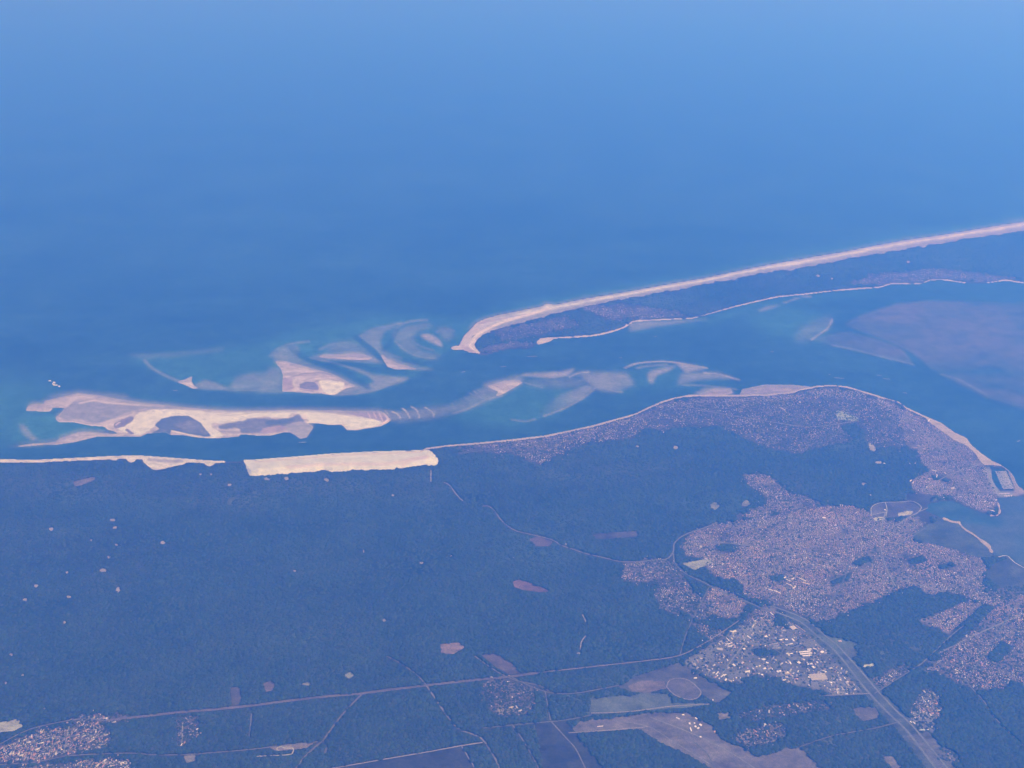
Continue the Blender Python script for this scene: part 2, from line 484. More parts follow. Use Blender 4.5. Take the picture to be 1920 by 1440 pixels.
# tidal flats
shoal(Md, [(1582, 608), (1622, 588), (1680, 570), (1740, 564), (1850, 565), (1920, 567), (2180, 572), (2180, 860), (1920, 768), (1850, 746), (1800, 720), (1765, 702),
           (1745, 690), (1712, 662), (1668, 641), (1610, 620)], 2.5, 1.0)
shoal(Md, [(1522, 638), (1545, 628), (1590, 622), (1640, 634), (1690, 652), (1713, 682), (1690, 679), (1650, 667), (1600, 656), (1560, 648)], 2.5, 0.9)
shoal(Md, BAY, 2, 0.85)
n1 = noise(190, 45, 5, 3)
n2 = noise(60, 16, 6, 3)
flat_pattern = np.clip(1 + 2.6 * n1 + 1.5 * n2, 0.15, 1.9)
for p, a in (([(1900, 680), (1850, 690), (1780, 688), (1730, 670), (1700, 640)], .25), ([(1920, 655), (1860, 675), (1820, 690)], .25), ([(1700, 600), (1760, 595), (1820, 612), (1830, 640)], .18)):
    flat_pattern += line(p, 3, 9) * a
n3 = noise(40, 14, 8, 3)
Tn = np.clip(T * (1 + 0.7 * n3), 0, 1)[..., None]
Sn = np.clip(Sd * 1.25 * (1 + 0.55 * noise(22, 7, 9, 3)), 0, 1)[..., None]
Mn = (np.clip(Md, 0, 1) * np.clip(flat_pattern * 0.55, 0, 1))[..., None]
SEA = DEEP * (1 + 0.55 * noise(260, 26, 14, 4) + 0.25 * noise(40, 9, 15, 2))[..., None]
SEA = SEA * (1 - Mn) + (MUDC * 1.25) * Mn
SEA = SEA * (1 - Tn) + TURQ * Tn
SEA = SEA * (1 - Sn) + SUBSAND * Sn


def water_sheet():
    rows = [v for v in (-118, -90, -60, -30, 0, 60, 120, 180, 240, 300, 345, 370, 390, 405)] + list(np.arange(416, 560, 5)) + list(np.arange(560, 842, 2)) + list(np.arange(842, 1080, 8)) + [1150, 1300, 1500, 1639]
    cols = [-9000, -5000, -2500, -1200, -700, -400] + list(np.arange(-240, 2156, 3)) + [2300, 2600, 3200, 4500, 7000, 11000]
    r, c = np.array(rows, float), np.array(cols, float)
    u, v = np.meshgrid(c, r)
    x, y = at(u, v, 0)
    x = np.clip(x, -190000, 190000)
    t = look(SEA, u.ravel(), v.ravel())
    out = (u.ravel() < U0) | (v.ravel() < V0)
    t[out & ((v.ravel() < 700) | (u.ravel() < U0))] = DEEP
    nr, nc = len(r), len(c)
    i = np.arange(nr * nc).reshape(nr, nc)
    f = np.stack([i[:-1, :-1].ravel(), i[1:, :-1].ravel(), i[1:, 1:].ravel(), i[:-1, 1:].ravel()], 1)
    o = mesh_ob('water', np.c_[x.ravel(), y.ravel(), np.zeros(x.size)], f, M_WATER, tint=t, smooth=True)
    return tag(o, 'open blue sea and tidal channels round the sandbanks', 'sea', kind='structure')


water_sheet()

# tidal flats as their own low surfaces
n_m = noise(30, 8, 21, 2)


def flat(pts, label):
    k = blur(fill(pts), 2) + 0.25 * n_m
    h = np.where(k > 0.5, 0.35, -0.4)
    tag(sheet('tidal_flat', k > 0.5, blur(h.astype(np.float32), 1), SEA, M_SOIL, 3), label, 'tidal flat', kind='structure')


flat([(1590, 608), (1625, 591), (1680, 573), (1740, 567), (1850, 568), (1920, 570), (2140, 575), (2140, 835), (1920, 764), (1850, 742), (1800, 717), (1768, 699),
      (1748, 687), (1712, 659), (1668, 638), (1612, 618)], 'wide purple-brown tidal flat in the bay beyond the town')
flat([(1540, 635), (1592, 626), (1640, 638), (1688, 656), (1705, 677), (1650, 664), (1600, 653)], 'narrow tidal flat tongue beside the small pale sand spit')

# ------------------------------------------------------------------ sandbanks
DRY = (0.565, 0.63, 0.54)
PALE = (0.39, 0.395, 0.36)
WET = (0.28, 0.26, 0.27)
POND = (0.095, 0.125, 0.15)
grain = noise(9, 4, 31, 2)
BANK_EDGE = noise(8, 3, 32, 3)
BANK_VAR = (1 + 0.85 * noise(34, 3.5, 33, 3) + 0.4 * noise(6, 3, 34, 2))[..., None]


def bank(outline, paints, label, amp=5.0, soft=1, base=PALE, rag=0.18, name='sandbank', strokes=(), feather=0.75):
    m = fill(outline)
    f = blur(m, soft) + rag * BANK_EDGE
    h = np.clip((f - 0.45) * amp, -0.6, 3.0)
    tint = np.ones((NV, NU, 3), np.float32) * np.array(base, np.float32)
    tint *= BANK_VAR
    for pts, col, sf in paints:
        a = np.clip((fill(pts, max(1, sf)) + 0.55 * BANK_EDGE + 0.35 * grain - 0.5) * (3.2 / max(1, sf)) + 0.5, 0, 1)[..., None]
        tint = tint * (1 - a) + np.array(col) * (1 + 0.45 * grain[..., None]) * a
    for pts, w, e, col, am in strokes:
        a = (line(pts, w, e) * am)[..., None]
        tint = tint * (1 - a) + np.array(col) * a
    # the seaward side fades into shallow water
    fe = (np.clip(1 - blur(fill([(u_, v_ + 5) for u_, v_ in outline]), 3) * 1.5, 0, 1) * feather)[..., None]
    tint = tint * (1 - fe) + np.array((0.22, 0.25, 0.24)) * fe
    # thin wet rim where the bank meets the water
    rim = (np.clip(1 - (f - 0.45) * 3.2, 0, 1) * (f > 0.2))[..., None] * 0.35
    tint = tint * (1 - rim) + np.array((0.36, 0.35, 0.33)) * rim
    o = sheet(name, f > 0.44, h, tint, M_SAND, 1)
    return tag(o, label, 'sandbank', 'sandbanks in the inlet', kind='structure')


bank(SOUTH_BANK, [
    ([(118, 768), (140, 752), (160, 751), (200, 754), (240, 758), (280, 761), (345, 764), (345, 767), (300, 766), (260, 768), (235, 775), (215, 784), (200, 789), (180, 795), (150, 786),
      (125, 787), (112, 784)], (0.24, 0.262, 0.245), 2),
    ([(235, 812), (218, 803), (222, 796), (245, 790), (253, 780), (262, 773), (285, 768), (310, 767), (340, 768), (370, 769), (400, 772), (440, 772), (480, 771), (540, 770), (580, 770),
      (600, 772), (640, 778), (680, 783), (712, 788), (715, 795), (700, 800), (665, 806), (650, 805), (642, 795), (620, 797), (576, 793), (580, 788), (565, 782), (562, 776),
      (545, 776), (540, 783), (510, 784), (497, 780), (480, 783), (455, 790), (430, 793), (415, 795), (400, 792), (395, 800), (405, 805), (415, 812), (420, 818), (395, 822), (390, 815),
      (380, 800), (372, 790), (358, 782), (345, 780), (325, 780), (305, 785), (291, 795), (290, 800), (280, 808), (262, 816), (250, 816), (240, 808)], DRY, 1),
    ([(291, 795), (303, 785), (325, 780), (355, 780), (362, 785), (376, 793), (385, 805), (398, 819), (380, 818), (345, 812), (322, 806), (318, 816), (300, 812), (280, 814), (300, 804),
      (292, 799)], POND, 1),
    ([(340, 790), (365, 788), (380, 800), (390, 815), (350, 808), (325, 800)], (0.16, 0.18, 0.2), 3),
    ([(408, 799), (425, 793), (450, 790), (470, 785), (500, 784), (520, 786), (545, 784), (556, 777), (565, 782), (572, 790), (565, 800), (535, 800), (520, 806), (500, 813), (470, 813),
      (452, 812), (448, 802), (430, 805), (412, 806)], (0.15, 0.17, 0.185), 2),
    ([(495, 790), (530, 786), (550, 784), (555, 788), (530, 796), (500, 797)], (0.09, 0.125, 0.155), 2),
    ([(527, 803), (545, 793), (568, 790), (590, 800), (575, 820), (563, 823), (552, 815)], (0.28, 0.30, 0.28), 1.5),
    ([(482, 813), (498, 801), (525, 797), (540, 803), (525, 811)], (0.30, 0.27, 0.28), 2),
    ([(213, 795), (225, 788), (245, 780), (252, 783), (248, 790), (232, 800), (216, 804)], (0.19, 0.18, 0.21), 1),
    ([(238, 803), (250, 811), (254, 815), (245, 814), (234, 806)], (0.2, 0.19, 0.2), 1),
    ([(640, 771), (725, 771), (731, 782), (727, 792), (716, 790), (700, 785), (670, 780)], (0.27, 0.25, 0.29), 1),
], 'long cream sandbank with blue-grey lagoons in the channel off the tall dune', strokes=[
    ([(690, 774), (694, 782)], 1, 1.5, (0.5, 0.45, 0.44), 0.8), ([(700, 773), (706, 784)], 1, 1.5, (0.5, 0.45, 0.44), 0.8), ([(710, 773), (717, 788)], 1, 1.5, (0.5, 0.45, 0.44), 0.9),
    ([(718, 771), (723, 778), (728, 786), (718, 794)], 3, 2, (0.6, 0.54, 0.48), 0.95), ([(250, 776), (262, 773), (275, 772)], 0.8, 1, (0.25, 0.22, 0.2), 0.6),
    ([(200, 790), (225, 784), (250, 776)], 2.5, 1.5, (0.47, 0.48, 0.41), 0.8), ([(380, 771), (410, 774), (430, 776)], 1, 1, (0.3, 0.27, 0.25), 0.6),
    ([(405, 777), (430, 779), (450, 777), (486, 773)], 0.8, 1, (0.3, 0.27, 0.25), 0.6), ([(110, 792), (140, 792), (165, 797), (195, 799), (203, 806)], 2, 2, (0.49, 0.50, 0.43), 0.9),
    ([(150, 756), (175, 751), (200, 755), (240, 758), (300, 761)], 2.5, 2, (0.49, 0.50, 0.43), 0.8), ([(155, 752), (175, 748), (192, 744)], 1, 2, (0.24, 0.23, 0.25), 0.6),
    ([(322, 808), (345, 813), (372, 819), (396, 821)], 2.2, 1.5, (0.53, 0.55, 0.46), 0.9), ([(463, 815), (490, 817), (512, 815), (525, 812)], 1.5, 1, (0.53, 0.55, 0.46), 0.8),
    ([(567, 780), (572, 778), (575, 782), (571, 785), (566, 783)], 0.8, 1, (0.66, 0.6, 0.55), 0.9), ([(217, 797), (222, 793), (225, 792)], 1, 1, (0.7, 0.68, 0.66), 0.9),
    ([(640, 788), (645, 796), (648, 800)], 0.8, 1, (0.35, 0.3, 0.28), 0.5)])

bank([(516, 676), (535, 677), (560, 684), (585, 691), (610, 697), (630, 704), (645, 712), (655, 718), (668, 724), (650, 728), (640, 733), (628, 740), (620, 741), (605, 738), (580, 737),
      (555, 735), (530, 735), (529, 720), (531, 705), (527, 692), (520, 684)], [
    ([(600, 712), (622, 712), (645, 718), (646, 726), (632, 738), (620, 741), (606, 735), (603, 725), (598, 718)], DRY, 1),
    ([(562, 720), (575, 715), (590, 716), (597, 724), (598, 732), (580, 734), (562, 729)], (0.17, 0.17, 0.21), 1),
    ([(529, 706), (548, 712), (552, 728), (532, 735)], (0.3, 0.27, 0.28), 2)],
    'swirled cream sandbank in the middle of the shallows', strokes=[
    ([(548, 706), (570, 701), (600, 699), (622, 703)], 1.5, 1.5, (0.2, 0.18, 0.19), 0.75), ([(535, 710), (560, 705), (590, 703)], 0.8, 1.5, (0.25, 0.22, 0.22), 0.6),
    ([(565, 714), (590, 708), (620, 706), (632, 707)], 0.8, 1.2, (0.25, 0.22, 0.22), 0.7), ([(590, 716), (605, 712), (618, 711), (634, 714)], 1.2, 1.2, (0.24, 0.21, 0.21), 0.7),
    ([(540, 733), (560, 728), (575, 731), (600, 732)], 0.8, 1.5, (0.5, 0.45, 0.42), 0.8), ([(556, 710), (550, 718), (556, 727)], 3, 2, (0.47, 0.48, 0.41), 0.7),
    ([(524, 681), (534, 681)], 1.2, 1, (0.6, 0.54, 0.5), 0.8)])
bank([(596, 669), (606, 665), (640, 665), (665, 662), (685, 665), (700, 671), (690, 675), (660, 675), (630, 672), (610, 671)], [], 'thin pale sliver of sand north of the swirled bank', base=(0.33, 0.335, 0.31), amp=3)
bank([(714, 667), (718, 664), (726, 672), (745, 681), (770, 688), (784, 692), (765, 693), (740, 692), (727, 688), (722, 680)], [], 'narrow tapering sandbar ending in a point near the cape', base=(0.36, 0.365, 0.33), amp=3)
bank([(331, 716), (345, 712), (361, 705), (359, 715), (365, 724), (374, 729), (360, 728), (345, 721)], [], 'tiny hooked sand islet alone in the western channel', base=(0.43, 0.44, 0.38), amp=3)
bank([(912, 724), (945, 714), (970, 712), (981, 717), (965, 726), (945, 738), (928, 744), (935, 734), (925, 730)], [], 'ridged sandbar in the main channel between cape and mainland', base=(0.38, 0.385, 0.34), amp=3, strokes=[
    ([(922, 722), (935, 726), (945, 733)], 1, 1.5, (0.25, 0.22, 0.22), 0.6), ([(932, 718), (948, 722), (955, 730)], 1, 1.5, (0.25, 0.22, 0.22), 0.5)])
bank([(1312, 741), (1330, 731), (1345, 728), (1370, 729), (1374, 737), (1350, 742)], [], 'small oval sandbar touching the mainland beach', base=(0.3, 0.28, 0.27), amp=3)
bank([(1386, 742), (1392, 730), (1430, 722), (1480, 721), (1522, 725), (1500, 731), (1480, 736), (1440, 741)], [], 'flat grey wet sand strip along the northern mainland beach', base=(0.22, 0.215, 0.23), amp=3, strokes=[
    ([(1400, 728), (1430, 722), (1480, 720), (1520, 724)], 1.2, 1.5, (0.45, 0.41, 0.38), 0.9)])

# ------------------------------------------------------------------ settlements, fields, roads on the map
TOWNS = [
    # name, polygon, density 0..1, grey/pink roofs, trees 0..1, street angle deg
    ('arcachon', [(1640, 748), (1668, 756), (1700, 770), (1730, 785), (1765, 800), (1790, 818), (1808, 830), (1825, 848), (1846, 872), (1854, 890), (1866, 920), (1869, 950), (1850, 961), (1820, 950),
                  (1795, 940), (1790, 930), (1745, 930), (1712, 920), (1708, 905), (1730, 890), (1745, 880), (1728, 868), (1725, 850), (1700, 838), (1695, 815), (1680, 790)], 0.95, 0.6, 0.2, 35),
    ('villas', [(1440, 745), (1500, 736), (1560, 729), (1610, 733), (1660, 752), (1690, 790), (1700, 840), (1660, 838), (1625, 835), (1622, 800), (1600, 792), (1570, 795), (1600, 826), (1560, 832),
                (1520, 845), (1490, 850), (1440, 838), (1400, 822), (1350, 800), (1280, 800), (1240, 808), (1205, 792), (1220, 775), (1270, 755), (1320, 748), (1400, 746)], 0.34, 0.5, 0.75, 20),
    ('pines', [(850, 840), (900, 836), (960, 830), (1060, 815), (1150, 792), (1200, 779), (1215, 795), (1195, 815), (1150, 826), (1095, 830), (1060, 848), (1010, 868), (990, 862), (960, 848), (900, 850)], 0.40, 0.5, 0.7, 15),
    ('shore', [(815, 840), (900, 833), (1000, 823), (1100, 803), (1190, 780), (1260, 751), (1330, 745), (1440, 743), (1500, 736), (1560, 728), (1610, 735), (1650, 748), (1650, 758), (1600, 744), (1500, 748),
               (1330, 755), (1260, 763), (1190, 790), (1100, 812), (1000, 832), (900, 840)], 0.5, 0.4, 0.4, 10),
    ('lateste', [(1276, 1020), (1300, 1000), (1340, 985), (1400, 975), (1440, 968), (1500, 958), (1560, 948), (1600, 950), (1640, 965), (1680, 980), (1715, 968), (1738, 985), (1712, 1003), (1710, 1015), (1760, 1022),
                 (1800, 1035), (1840, 1046), (1850, 1062), (1840, 1085), (1850, 1112), (1866, 1135), (1850, 1140), (1800, 1112), (1770, 1108), (1748, 1114), (1715, 1098), (1690, 1102), (1660, 1115),
                 (1600, 1140), (1560, 1160), (1530, 1165), (1500, 1150), (1440, 1130), (1395, 1116), (1360, 1085), (1330, 1075), (1325, 1050), (1290, 1042)], 1.0, 0.5, 0.22, 30),
    ('northwest', [(1392, 893), (1425, 888), (1455, 898), (1480, 925), (1530, 935), (1535, 945), (1500, 955), (1440, 965), (1400, 972), (1380, 968), (1440, 945), (1430, 925), (1405, 912)], 0.5, 0.5, 0.4, 30),
    ('westside', [(1172, 1058), (1200, 1052), (1240, 1055), (1232, 1080), (1215, 1092), (1168, 1090)], 0.75, 0.35, 0.3, 60),
    ('southwest', [(1212, 1098), (1240, 1058), (1265, 1065), (1285, 1085), (1300, 1110), (1330, 1130), (1345, 1150), (1310, 1160), (1290, 1150), (1250, 1135), (1228, 1125), (1230, 1100), (1250, 1090)], 0.5, 0.55, 0.45, 40),
    ('southwest', [(1225, 1110), (1250, 1130), (1300, 1165), (1345, 1180), (1365, 1190), (1335, 1205), (1318, 1190), (1290, 1160), (1240, 1140)], 0.4, 0.5, 0.45, 40),
    ('southwest', [(1200, 1050), (1262, 1046), (1275, 1070), (1240, 1062)], 0.35, 0.3, 0.5, 20),
    ('pinkquarter', [(1395, 1160), (1440, 1132), (1470, 1150), (1500, 1162), (1470, 1180), (1420, 1175)], 0.6, 0.7, 0.25, 35),
    ('gujan', [(1850, 1112), (1890, 1100), (1950, 1095), (1950, 1130), (1870, 1128)], 0.3, 0.3, 0.5, 30),
    ('estate', [(1360, 1195), (1420, 1165), (1470, 1160), (1480, 1185), (1420, 1200), (1370, 1215)], 0.5, 0.4, 0.2, 38),
    ('pinkquarter', [(1320, 1112), (1345, 1102), (1385, 1115), (1400, 1135), (1385, 1160), (1350, 1160), (1335, 1150)], 0.85, 0.75, 0.15, 40),
    ('estate', [(1280, 1245), (1320, 1215), (1370, 1185), (1410, 1158), (1440, 1148), (1500, 1160), (1540, 1190), (1580, 1235), (1620, 1285), (1635, 1302), (1560, 1302), (1530, 1290), (1490, 1285), (1440, 1265),
                (1395, 1280), (1350, 1275), (1310, 1258)], 0.55, 0.25, 0.12, 38),
    ('wedge', [(1722, 1162), (1770, 1145), (1828, 1122), (1842, 1136), (1810, 1165), (1778, 1188)], 0.9, 0.5, 0.15, 25),
    ('gujan', [(2150, 1060), (1920, 1112), (1870, 1125), (1845, 1155), (1790, 1200), (1740, 1235), (1708, 1262), (1760, 1258), (1790, 1278), (1830, 1292), (1880, 1290), (1900, 1275), (1920, 1282), (2150, 1340)], 0.85, 0.55, 0.32, 33),
    ('railside', [(1632, 1275), (1660, 1260), (1700, 1245), (1720, 1250), (1690, 1275), (1650, 1292)], 0.4, 0.6, 0.4, 33),
    ('lowerleft', [(-200, 1425), (0, 1404), (50, 1376), (110, 1362), (160, 1354), (195, 1358), (207, 1372), (207, 1400), (170, 1408), (130, 1412), (80, 1425), (0, 1430), (-200, 1440)], 0.85, 0.4, 0.25, 65),
    ('lowerleft', [(-200, 1600), (-200, 1446), (60, 1436), (150, 1426), (245, 1422), (240, 1500), (120, 1600)], 0.8, 0.55, 0.25, 65),
    ('lowerleft', [(120, 1350), (150, 1342), (200, 1338), (245, 1340), (240, 1350), (210, 1354), (150, 1354)], 0.4, 0.4, 0.4, 20),
    ('hamlet', [(905, 1275), (950, 1272), (1000, 1290), (1005, 1320), (985, 1340), (930, 1340), (910, 1310)], 0.22, 0.5, 0.5, 10),
    ('hamlet', [(330, 1345), (370, 1340), (372, 1380), (335, 1400)], 0.2, 0.3, 0.5, 80),
    ('airfield', [(1385, 1375), (1420, 1362), (1465, 1355), (1475, 1378), (1450, 1395), (1405, 1400), (1370, 1385)], 0.5, 0.3, 0.4, 20),
    ('sparsewood', [(1385, 1338), (1450, 1322), (1540, 1312), (1560, 1325), (1480, 1342), (1400, 1350)], 0.28, 0.4, 0.6, 20),
    ('camp', [(1735, 1290), (1760, 1300), (1765, 1330), (1750, 1372), (1715, 1372), (1705, 1350), (1712, 1320)], 0.5, 0.3, 0.3, 50),
    ('camp', [(1760, 1400), (1790, 1405), (1800, 1430), (1760, 1425)], 0.35, 0.6, 0.3, 50),
    ('capeport', [(895, 655), (920, 660), (950, 652), (1000, 648), (1000, 640), (930, 645)], 0.25, 0.3, 0.5, 10),
    ('capewoods', [(1085, 575), (1180, 570), (1270, 585), (1300, 594), (1190, 600), (1140, 600)], 0.28, 0.6, 0.7, 10),
    ('capewoods', [(1590, 530), (1650, 512), (1760, 505), (1860, 515), (1920, 520), (1850, 528), (1770, 520), (1720, 530), (1650, 535)], 0.25, 0.5, 0.7, 10),
    ('capewoods', [(930, 620), (1000, 605), (1060, 595), (1090, 610), (1000, 630), (940, 640)], 0.14, 0.2, 0.8, 10),
]
GROVES = [[(1846, 1130), (1868, 1138), (1806, 1196), (1745, 1250), (1668, 1300), (1640, 1298), (1702, 1256), (1778, 1190)], [(1338, 1022), (1365, 1014), (1388, 1024), (1375, 1036), (1350, 1034)], [(1348, 1094), (1375, 1082), (1395, 1098), (1395, 1112), (1370, 1110)], [(1595, 1055), (1625, 1040), (1640, 1050), (1610, 1062)],
          [(1555, 1085), (1600, 1070), (1590, 1090), (1560, 1098)], [(1700, 1050), (1730, 1040), (1740, 1052), (1710, 1060)], [(1755, 1060), (1785, 1052), (1795, 1062), (1765, 1068)],
          [(1410, 1215), (1472, 1218), (1470, 1228), (1420, 1230)], [(1390, 1270), (1420, 1265), (1440, 1282), (1400, 1290)], [(1455, 1140), (1475, 1150), (1480, 1180), (1450, 1170)],
          [(1660, 870), (1700, 880), (1730, 872), (1720, 888), (1680, 885)], [(1742, 888), (1775, 895), (1790, 905), (1750, 900)], [(1850, 1230), (1880, 1200), (1900, 1215), (1870, 1245)], [(1440, 1080), (1468, 1075), (1475, 1088), (1450, 1092)]]
FIELDS = [
    ('field', [(1160, 1288), (1190, 1270), (1230, 1256), (1275, 1243), (1300, 1262), (1345, 1284), (1372, 1298), (1345, 1318), (1318, 1302), (1296, 1277), (1262, 1270), (1247, 1282), (1215, 1300), (1185, 1296)], (0.105, 0.095, 0.092), 'mauve-brown open ground between racecourse and industrial estate', 'open ground'),
    ('field', [(1478, 1146), (1520, 1166), (1572, 1205), (1650, 1292), (1722, 1366), (1772, 1428), (1830, 1510), (1795, 1520), (1730, 1432), (1690, 1378), (1630, 1310), (1570, 1240), (1520, 1190), (1470, 1158)], (0.082, 0.088, 0.08), 'grey-green verge strip carrying the motorway to the picture corner', 'motorway verge'),
    # name, polygon, colour, label, category
    ('field', [(1110, 1310), (1200, 1302), (1255, 1300), (1262, 1318), (1330, 1320), (1290, 1326), (1108, 1338)], (0.11, 0.12, 0.10), 'grey-green airfield strip in the pine forest edged by a pale line', 'airfield'),
    ('field', [(1065, 1373), (1090, 1352), (1150, 1346), (1230, 1336), (1290, 1338), (1335, 1362), (1350, 1385), (1385, 1398), (1420, 1420), (1480, 1405), (1500, 1402), (1540, 1440), (1590, 1520), (1420, 1520), (1335, 1440),
                (1285, 1412), (1240, 1392), (1200, 1366)], (0.15, 0.125, 0.12), 'broad mauve-brown airfield heath spreading to the picture bottom', 'airfield'),
    ('field', [(1250, 1284), (1262, 1272), (1280, 1271), (1296, 1278), (1316, 1300), (1305, 1311), (1285, 1310), (1262, 1300)], (0.12, 0.10, 0.10), 'brown racecourse infield inside its pale oval track', 'racecourse'),
    ('field', [(826, 1208), (860, 1205), (871, 1213), (850, 1226), (828, 1225)], (0.22, 0.15, 0.13), 'brown five-sided ploughed field alone in the forest', 'field'),
    ('field', [(903, 1228), (930, 1226), (955, 1240), (976, 1262), (955, 1264), (930, 1250)], (0.12, 0.09, 0.085), 'dull brown leaf-shaped clearing above the forest road', 'field'),
    ('field', [(962, 1090), (975, 1087), (1000, 1096), (1032, 1108), (1015, 1110), (980, 1105), (965, 1100)], (0.17, 0.10, 0.10), 'long reddish clearing in the middle of the forest', 'clearing'),
    ('field', [(992, 1011), (1010, 1007), (1036, 1016), (1030, 1024), (1005, 1023)], (0.11, 0.075, 0.075), 'faint brown clearing below the winding forest road', 'clearing'),
    ('field', [(1112, 1002), (1195, 996), (1195, 1006), (1120, 1010)], (0.085, 0.07, 0.075), 'faint purple clearing strip north of the junction', 'clearing'),
    ('field', [(1278, 1056), (1318, 1050), (1334, 1048), (1335, 1055), (1303, 1068)], (0.28, 0.27, 0.22), 'pale L-shaped sports field between ring road and town', 'sports field'),
    ('field', [(1332, 945), (1342, 942), (1350, 948), (1342, 956), (1334, 952)], (0.22, 0.21, 0.18), 'western of two small pale round clearings above the town', 'clearing'),
    ('field', [(1392, 942), (1400, 938), (1408, 943), (1400, 949), (1391, 948)], (0.2, 0.19, 0.17), 'eastern of two small pale round clearings above the town', 'clearing'),
    ('field', [(1568, 770), (1585, 773), (1612, 785), (1608, 789), (1570, 786)], (0.24, 0.26, 0.19), 'pale green wedge of park among the villas', 'park'),
    ('field', [(1629, 831), (1636, 833), (1642, 842), (1640, 846), (1632, 843)], (0.36, 0.32, 0.25), 'small tan sports pitch in the woods behind the villas', 'sports field'),
    ('field', [(1632, 958), (1640, 948), (1655, 944), (1690, 940), (1715, 945), (1727, 956), (1715, 965), (1690, 968), (1640, 972)], (0.10, 0.085, 0.09), 'purple-brown marsh enclosure ringed by a pale track', 'marsh'),
    ('field', [(1712, 1002), (1738, 985), (1765, 975), (1800, 984), (1812, 1000), (1838, 1016), (1856, 1032), (1860, 1044), (1830, 1044), (1790, 1028), (1750, 1020), (1720, 1010)], (0.075, 0.085, 0.065), 'grey-green salt meadow behind the curved sand spit', 'salt meadow'),
    ('field', [(1860, 1060), (1890, 1048), (1920, 1068), (2150, 1180), (2150, 1100), (1920, 1112), (1875, 1100), (1850, 1080)], (0.07, 0.075, 0.065), 'dark salt marsh inside the pale sea dyke', 'salt meadow'),
    ('field', [(1535, 1190), (1580, 1198), (1610, 1207), (1595, 1216), (1600, 1222), (1570, 1225)], (0.10, 0.115, 0.095), 'green verge field between motorway and forest', 'field'),
    ('field', [(1580, 1218), (1600, 1214), (1612, 1225), (1600, 1232), (1585, 1228)], (0.11, 0.11, 0.095), 'small grass field above the warehouse by the motorway', 'field'),
    ('field', [(1617, 1248), (1635, 1243), (1643, 1247), (1622, 1251)], (0.42, 0.41, 0.33), 'pale gravel yard in the woods beyond the motorway', 'yard'),
    ('field', [(1586, 1275), (1595, 1273), (1601, 1282), (1594, 1287)], (0.24, 0.18, 0.12), 'small ochre plot beside the motorway', 'yard'),
    ('field', [(1345, 1337), (1365, 1335), (1370, 1346), (1348, 1349)], (0.19, 0.155, 0.12), 'brown sports field north of the hangars', 'sports field'),
    ('field', [(1600, 1328), (1640, 1325), (1650, 1345), (1620, 1352), (1605, 1340)], (0.12, 0.10, 0.09), 'dull heath plot west of the motorway', 'field'),
    ('field', [(1440, 1420), (1475, 1402), (1505, 1420), (1530, 1450), (1560, 1520), (1480, 1520)], (0.14, 0.115, 0.11), 'brown heath east of the airfield', 'field'),
    ('field', [(1700, 1380), (1740, 1372), (1765, 1400), (1800, 1450), (1760, 1440)], (0.12, 0.11, 0.10), 'dull verge between motorway and campsite', 'field'),
    ('field', [(0, 1355), (35, 1348), (42, 1362), (25, 1370), (-40, 1376), (-60, 1362)], (0.36, 0.34, 0.30), 'pale quarry floor at the picture edge above the lower-left village', 'quarry'),
    ('field', [(432, 1290), (450, 1288), (452, 1320), (436, 1322)], (0.10, 0.085, 0.08), 'faint brown clearing above the long forest road', 'clearing'),
    ('field', [(494, 1282), (512, 1276), (515, 1292), (500, 1298)], (0.13, 0.095, 0.09), 'brown clearing just above the long forest road', 'clearing'),
    ('field', [(566, 1282), (580, 1278), (584, 1283), (570, 1286)], (0.28, 0.26, 0.2), 'small pale sand pit above the long forest road', 'clearing'),
    ('field', [(646, 1266), (658, 1260), (664, 1266), (655, 1272)], (0.2, 0.2, 0.16), 'small grey-green clearing in the forest above the fork', 'clearing'),
    ('field', [(505, 1402), (560, 1396), (590, 1392), (575, 1402), (520, 1408)], (0.22, 0.17, 0.14), 'pinkish sandy strip along the racing loop track', 'clearing'),
    ('field', [(640, 1436), (720, 1425), (865, 1400), (890, 1450), (880, 1520), (620, 1520)], (0.05, 0.048, 0.04), 'felled purple-brown forest block at the picture bottom', 'field'),
    ('field', [(1005, 1360), (1060, 1350), (1130, 1440), (1150, 1520), (1030, 1520)], (0.048, 0.046, 0.038), 'younger purple-brown plantation block left of the airfield', 'field'),
    ('field', [(935, 1325), (965, 1320), (962, 1338), (930, 1340)], (0.2, 0.16, 0.11), 'ochre sandy plot at the forest hamlet', 'yard'),
    ('field', [(1178, 1287), (1205, 1276), (1245, 1278), (1250, 1290), (1215, 1298), (1185, 1295)], (0.17, 0.13, 0.11), 'tan stable yards beside the racecourse', 'yard'),
    ('field', [(138, 904), (170, 896), (178, 893), (178, 899), (150, 910), (140, 911)], (0.15, 0.12, 0.11), 'faint brown clearing behind the southern beach', 'clearing'),
    ('field', [(345, 1418), (365, 1415), (368, 1425), (350, 1430)], (0.2, 0.17, 0.15), 'pale brown yard beside the lower forest track', 'yard'),
    ('field', [(1655, 1420), (1672, 1416), (1700, 1450), (1690, 1460)], (0.17, 0.14, 0.12), 'tan plot west of the motorway at the picture bottom', 'field'),
    ('field', [(1685, 962), (1705, 958), (1713, 959), (1708, 964), (1685, 968)], (0.42, 0.38, 0.30), 'pale sandy car park at the marsh corner', 'car park'),
    ('field', [(1638, 971), (1656, 969), (1660, 973), (1642, 977)], (0.45, 0.42, 0.30), 'cream square lot at the south-west marsh corner', 'car park'),
]
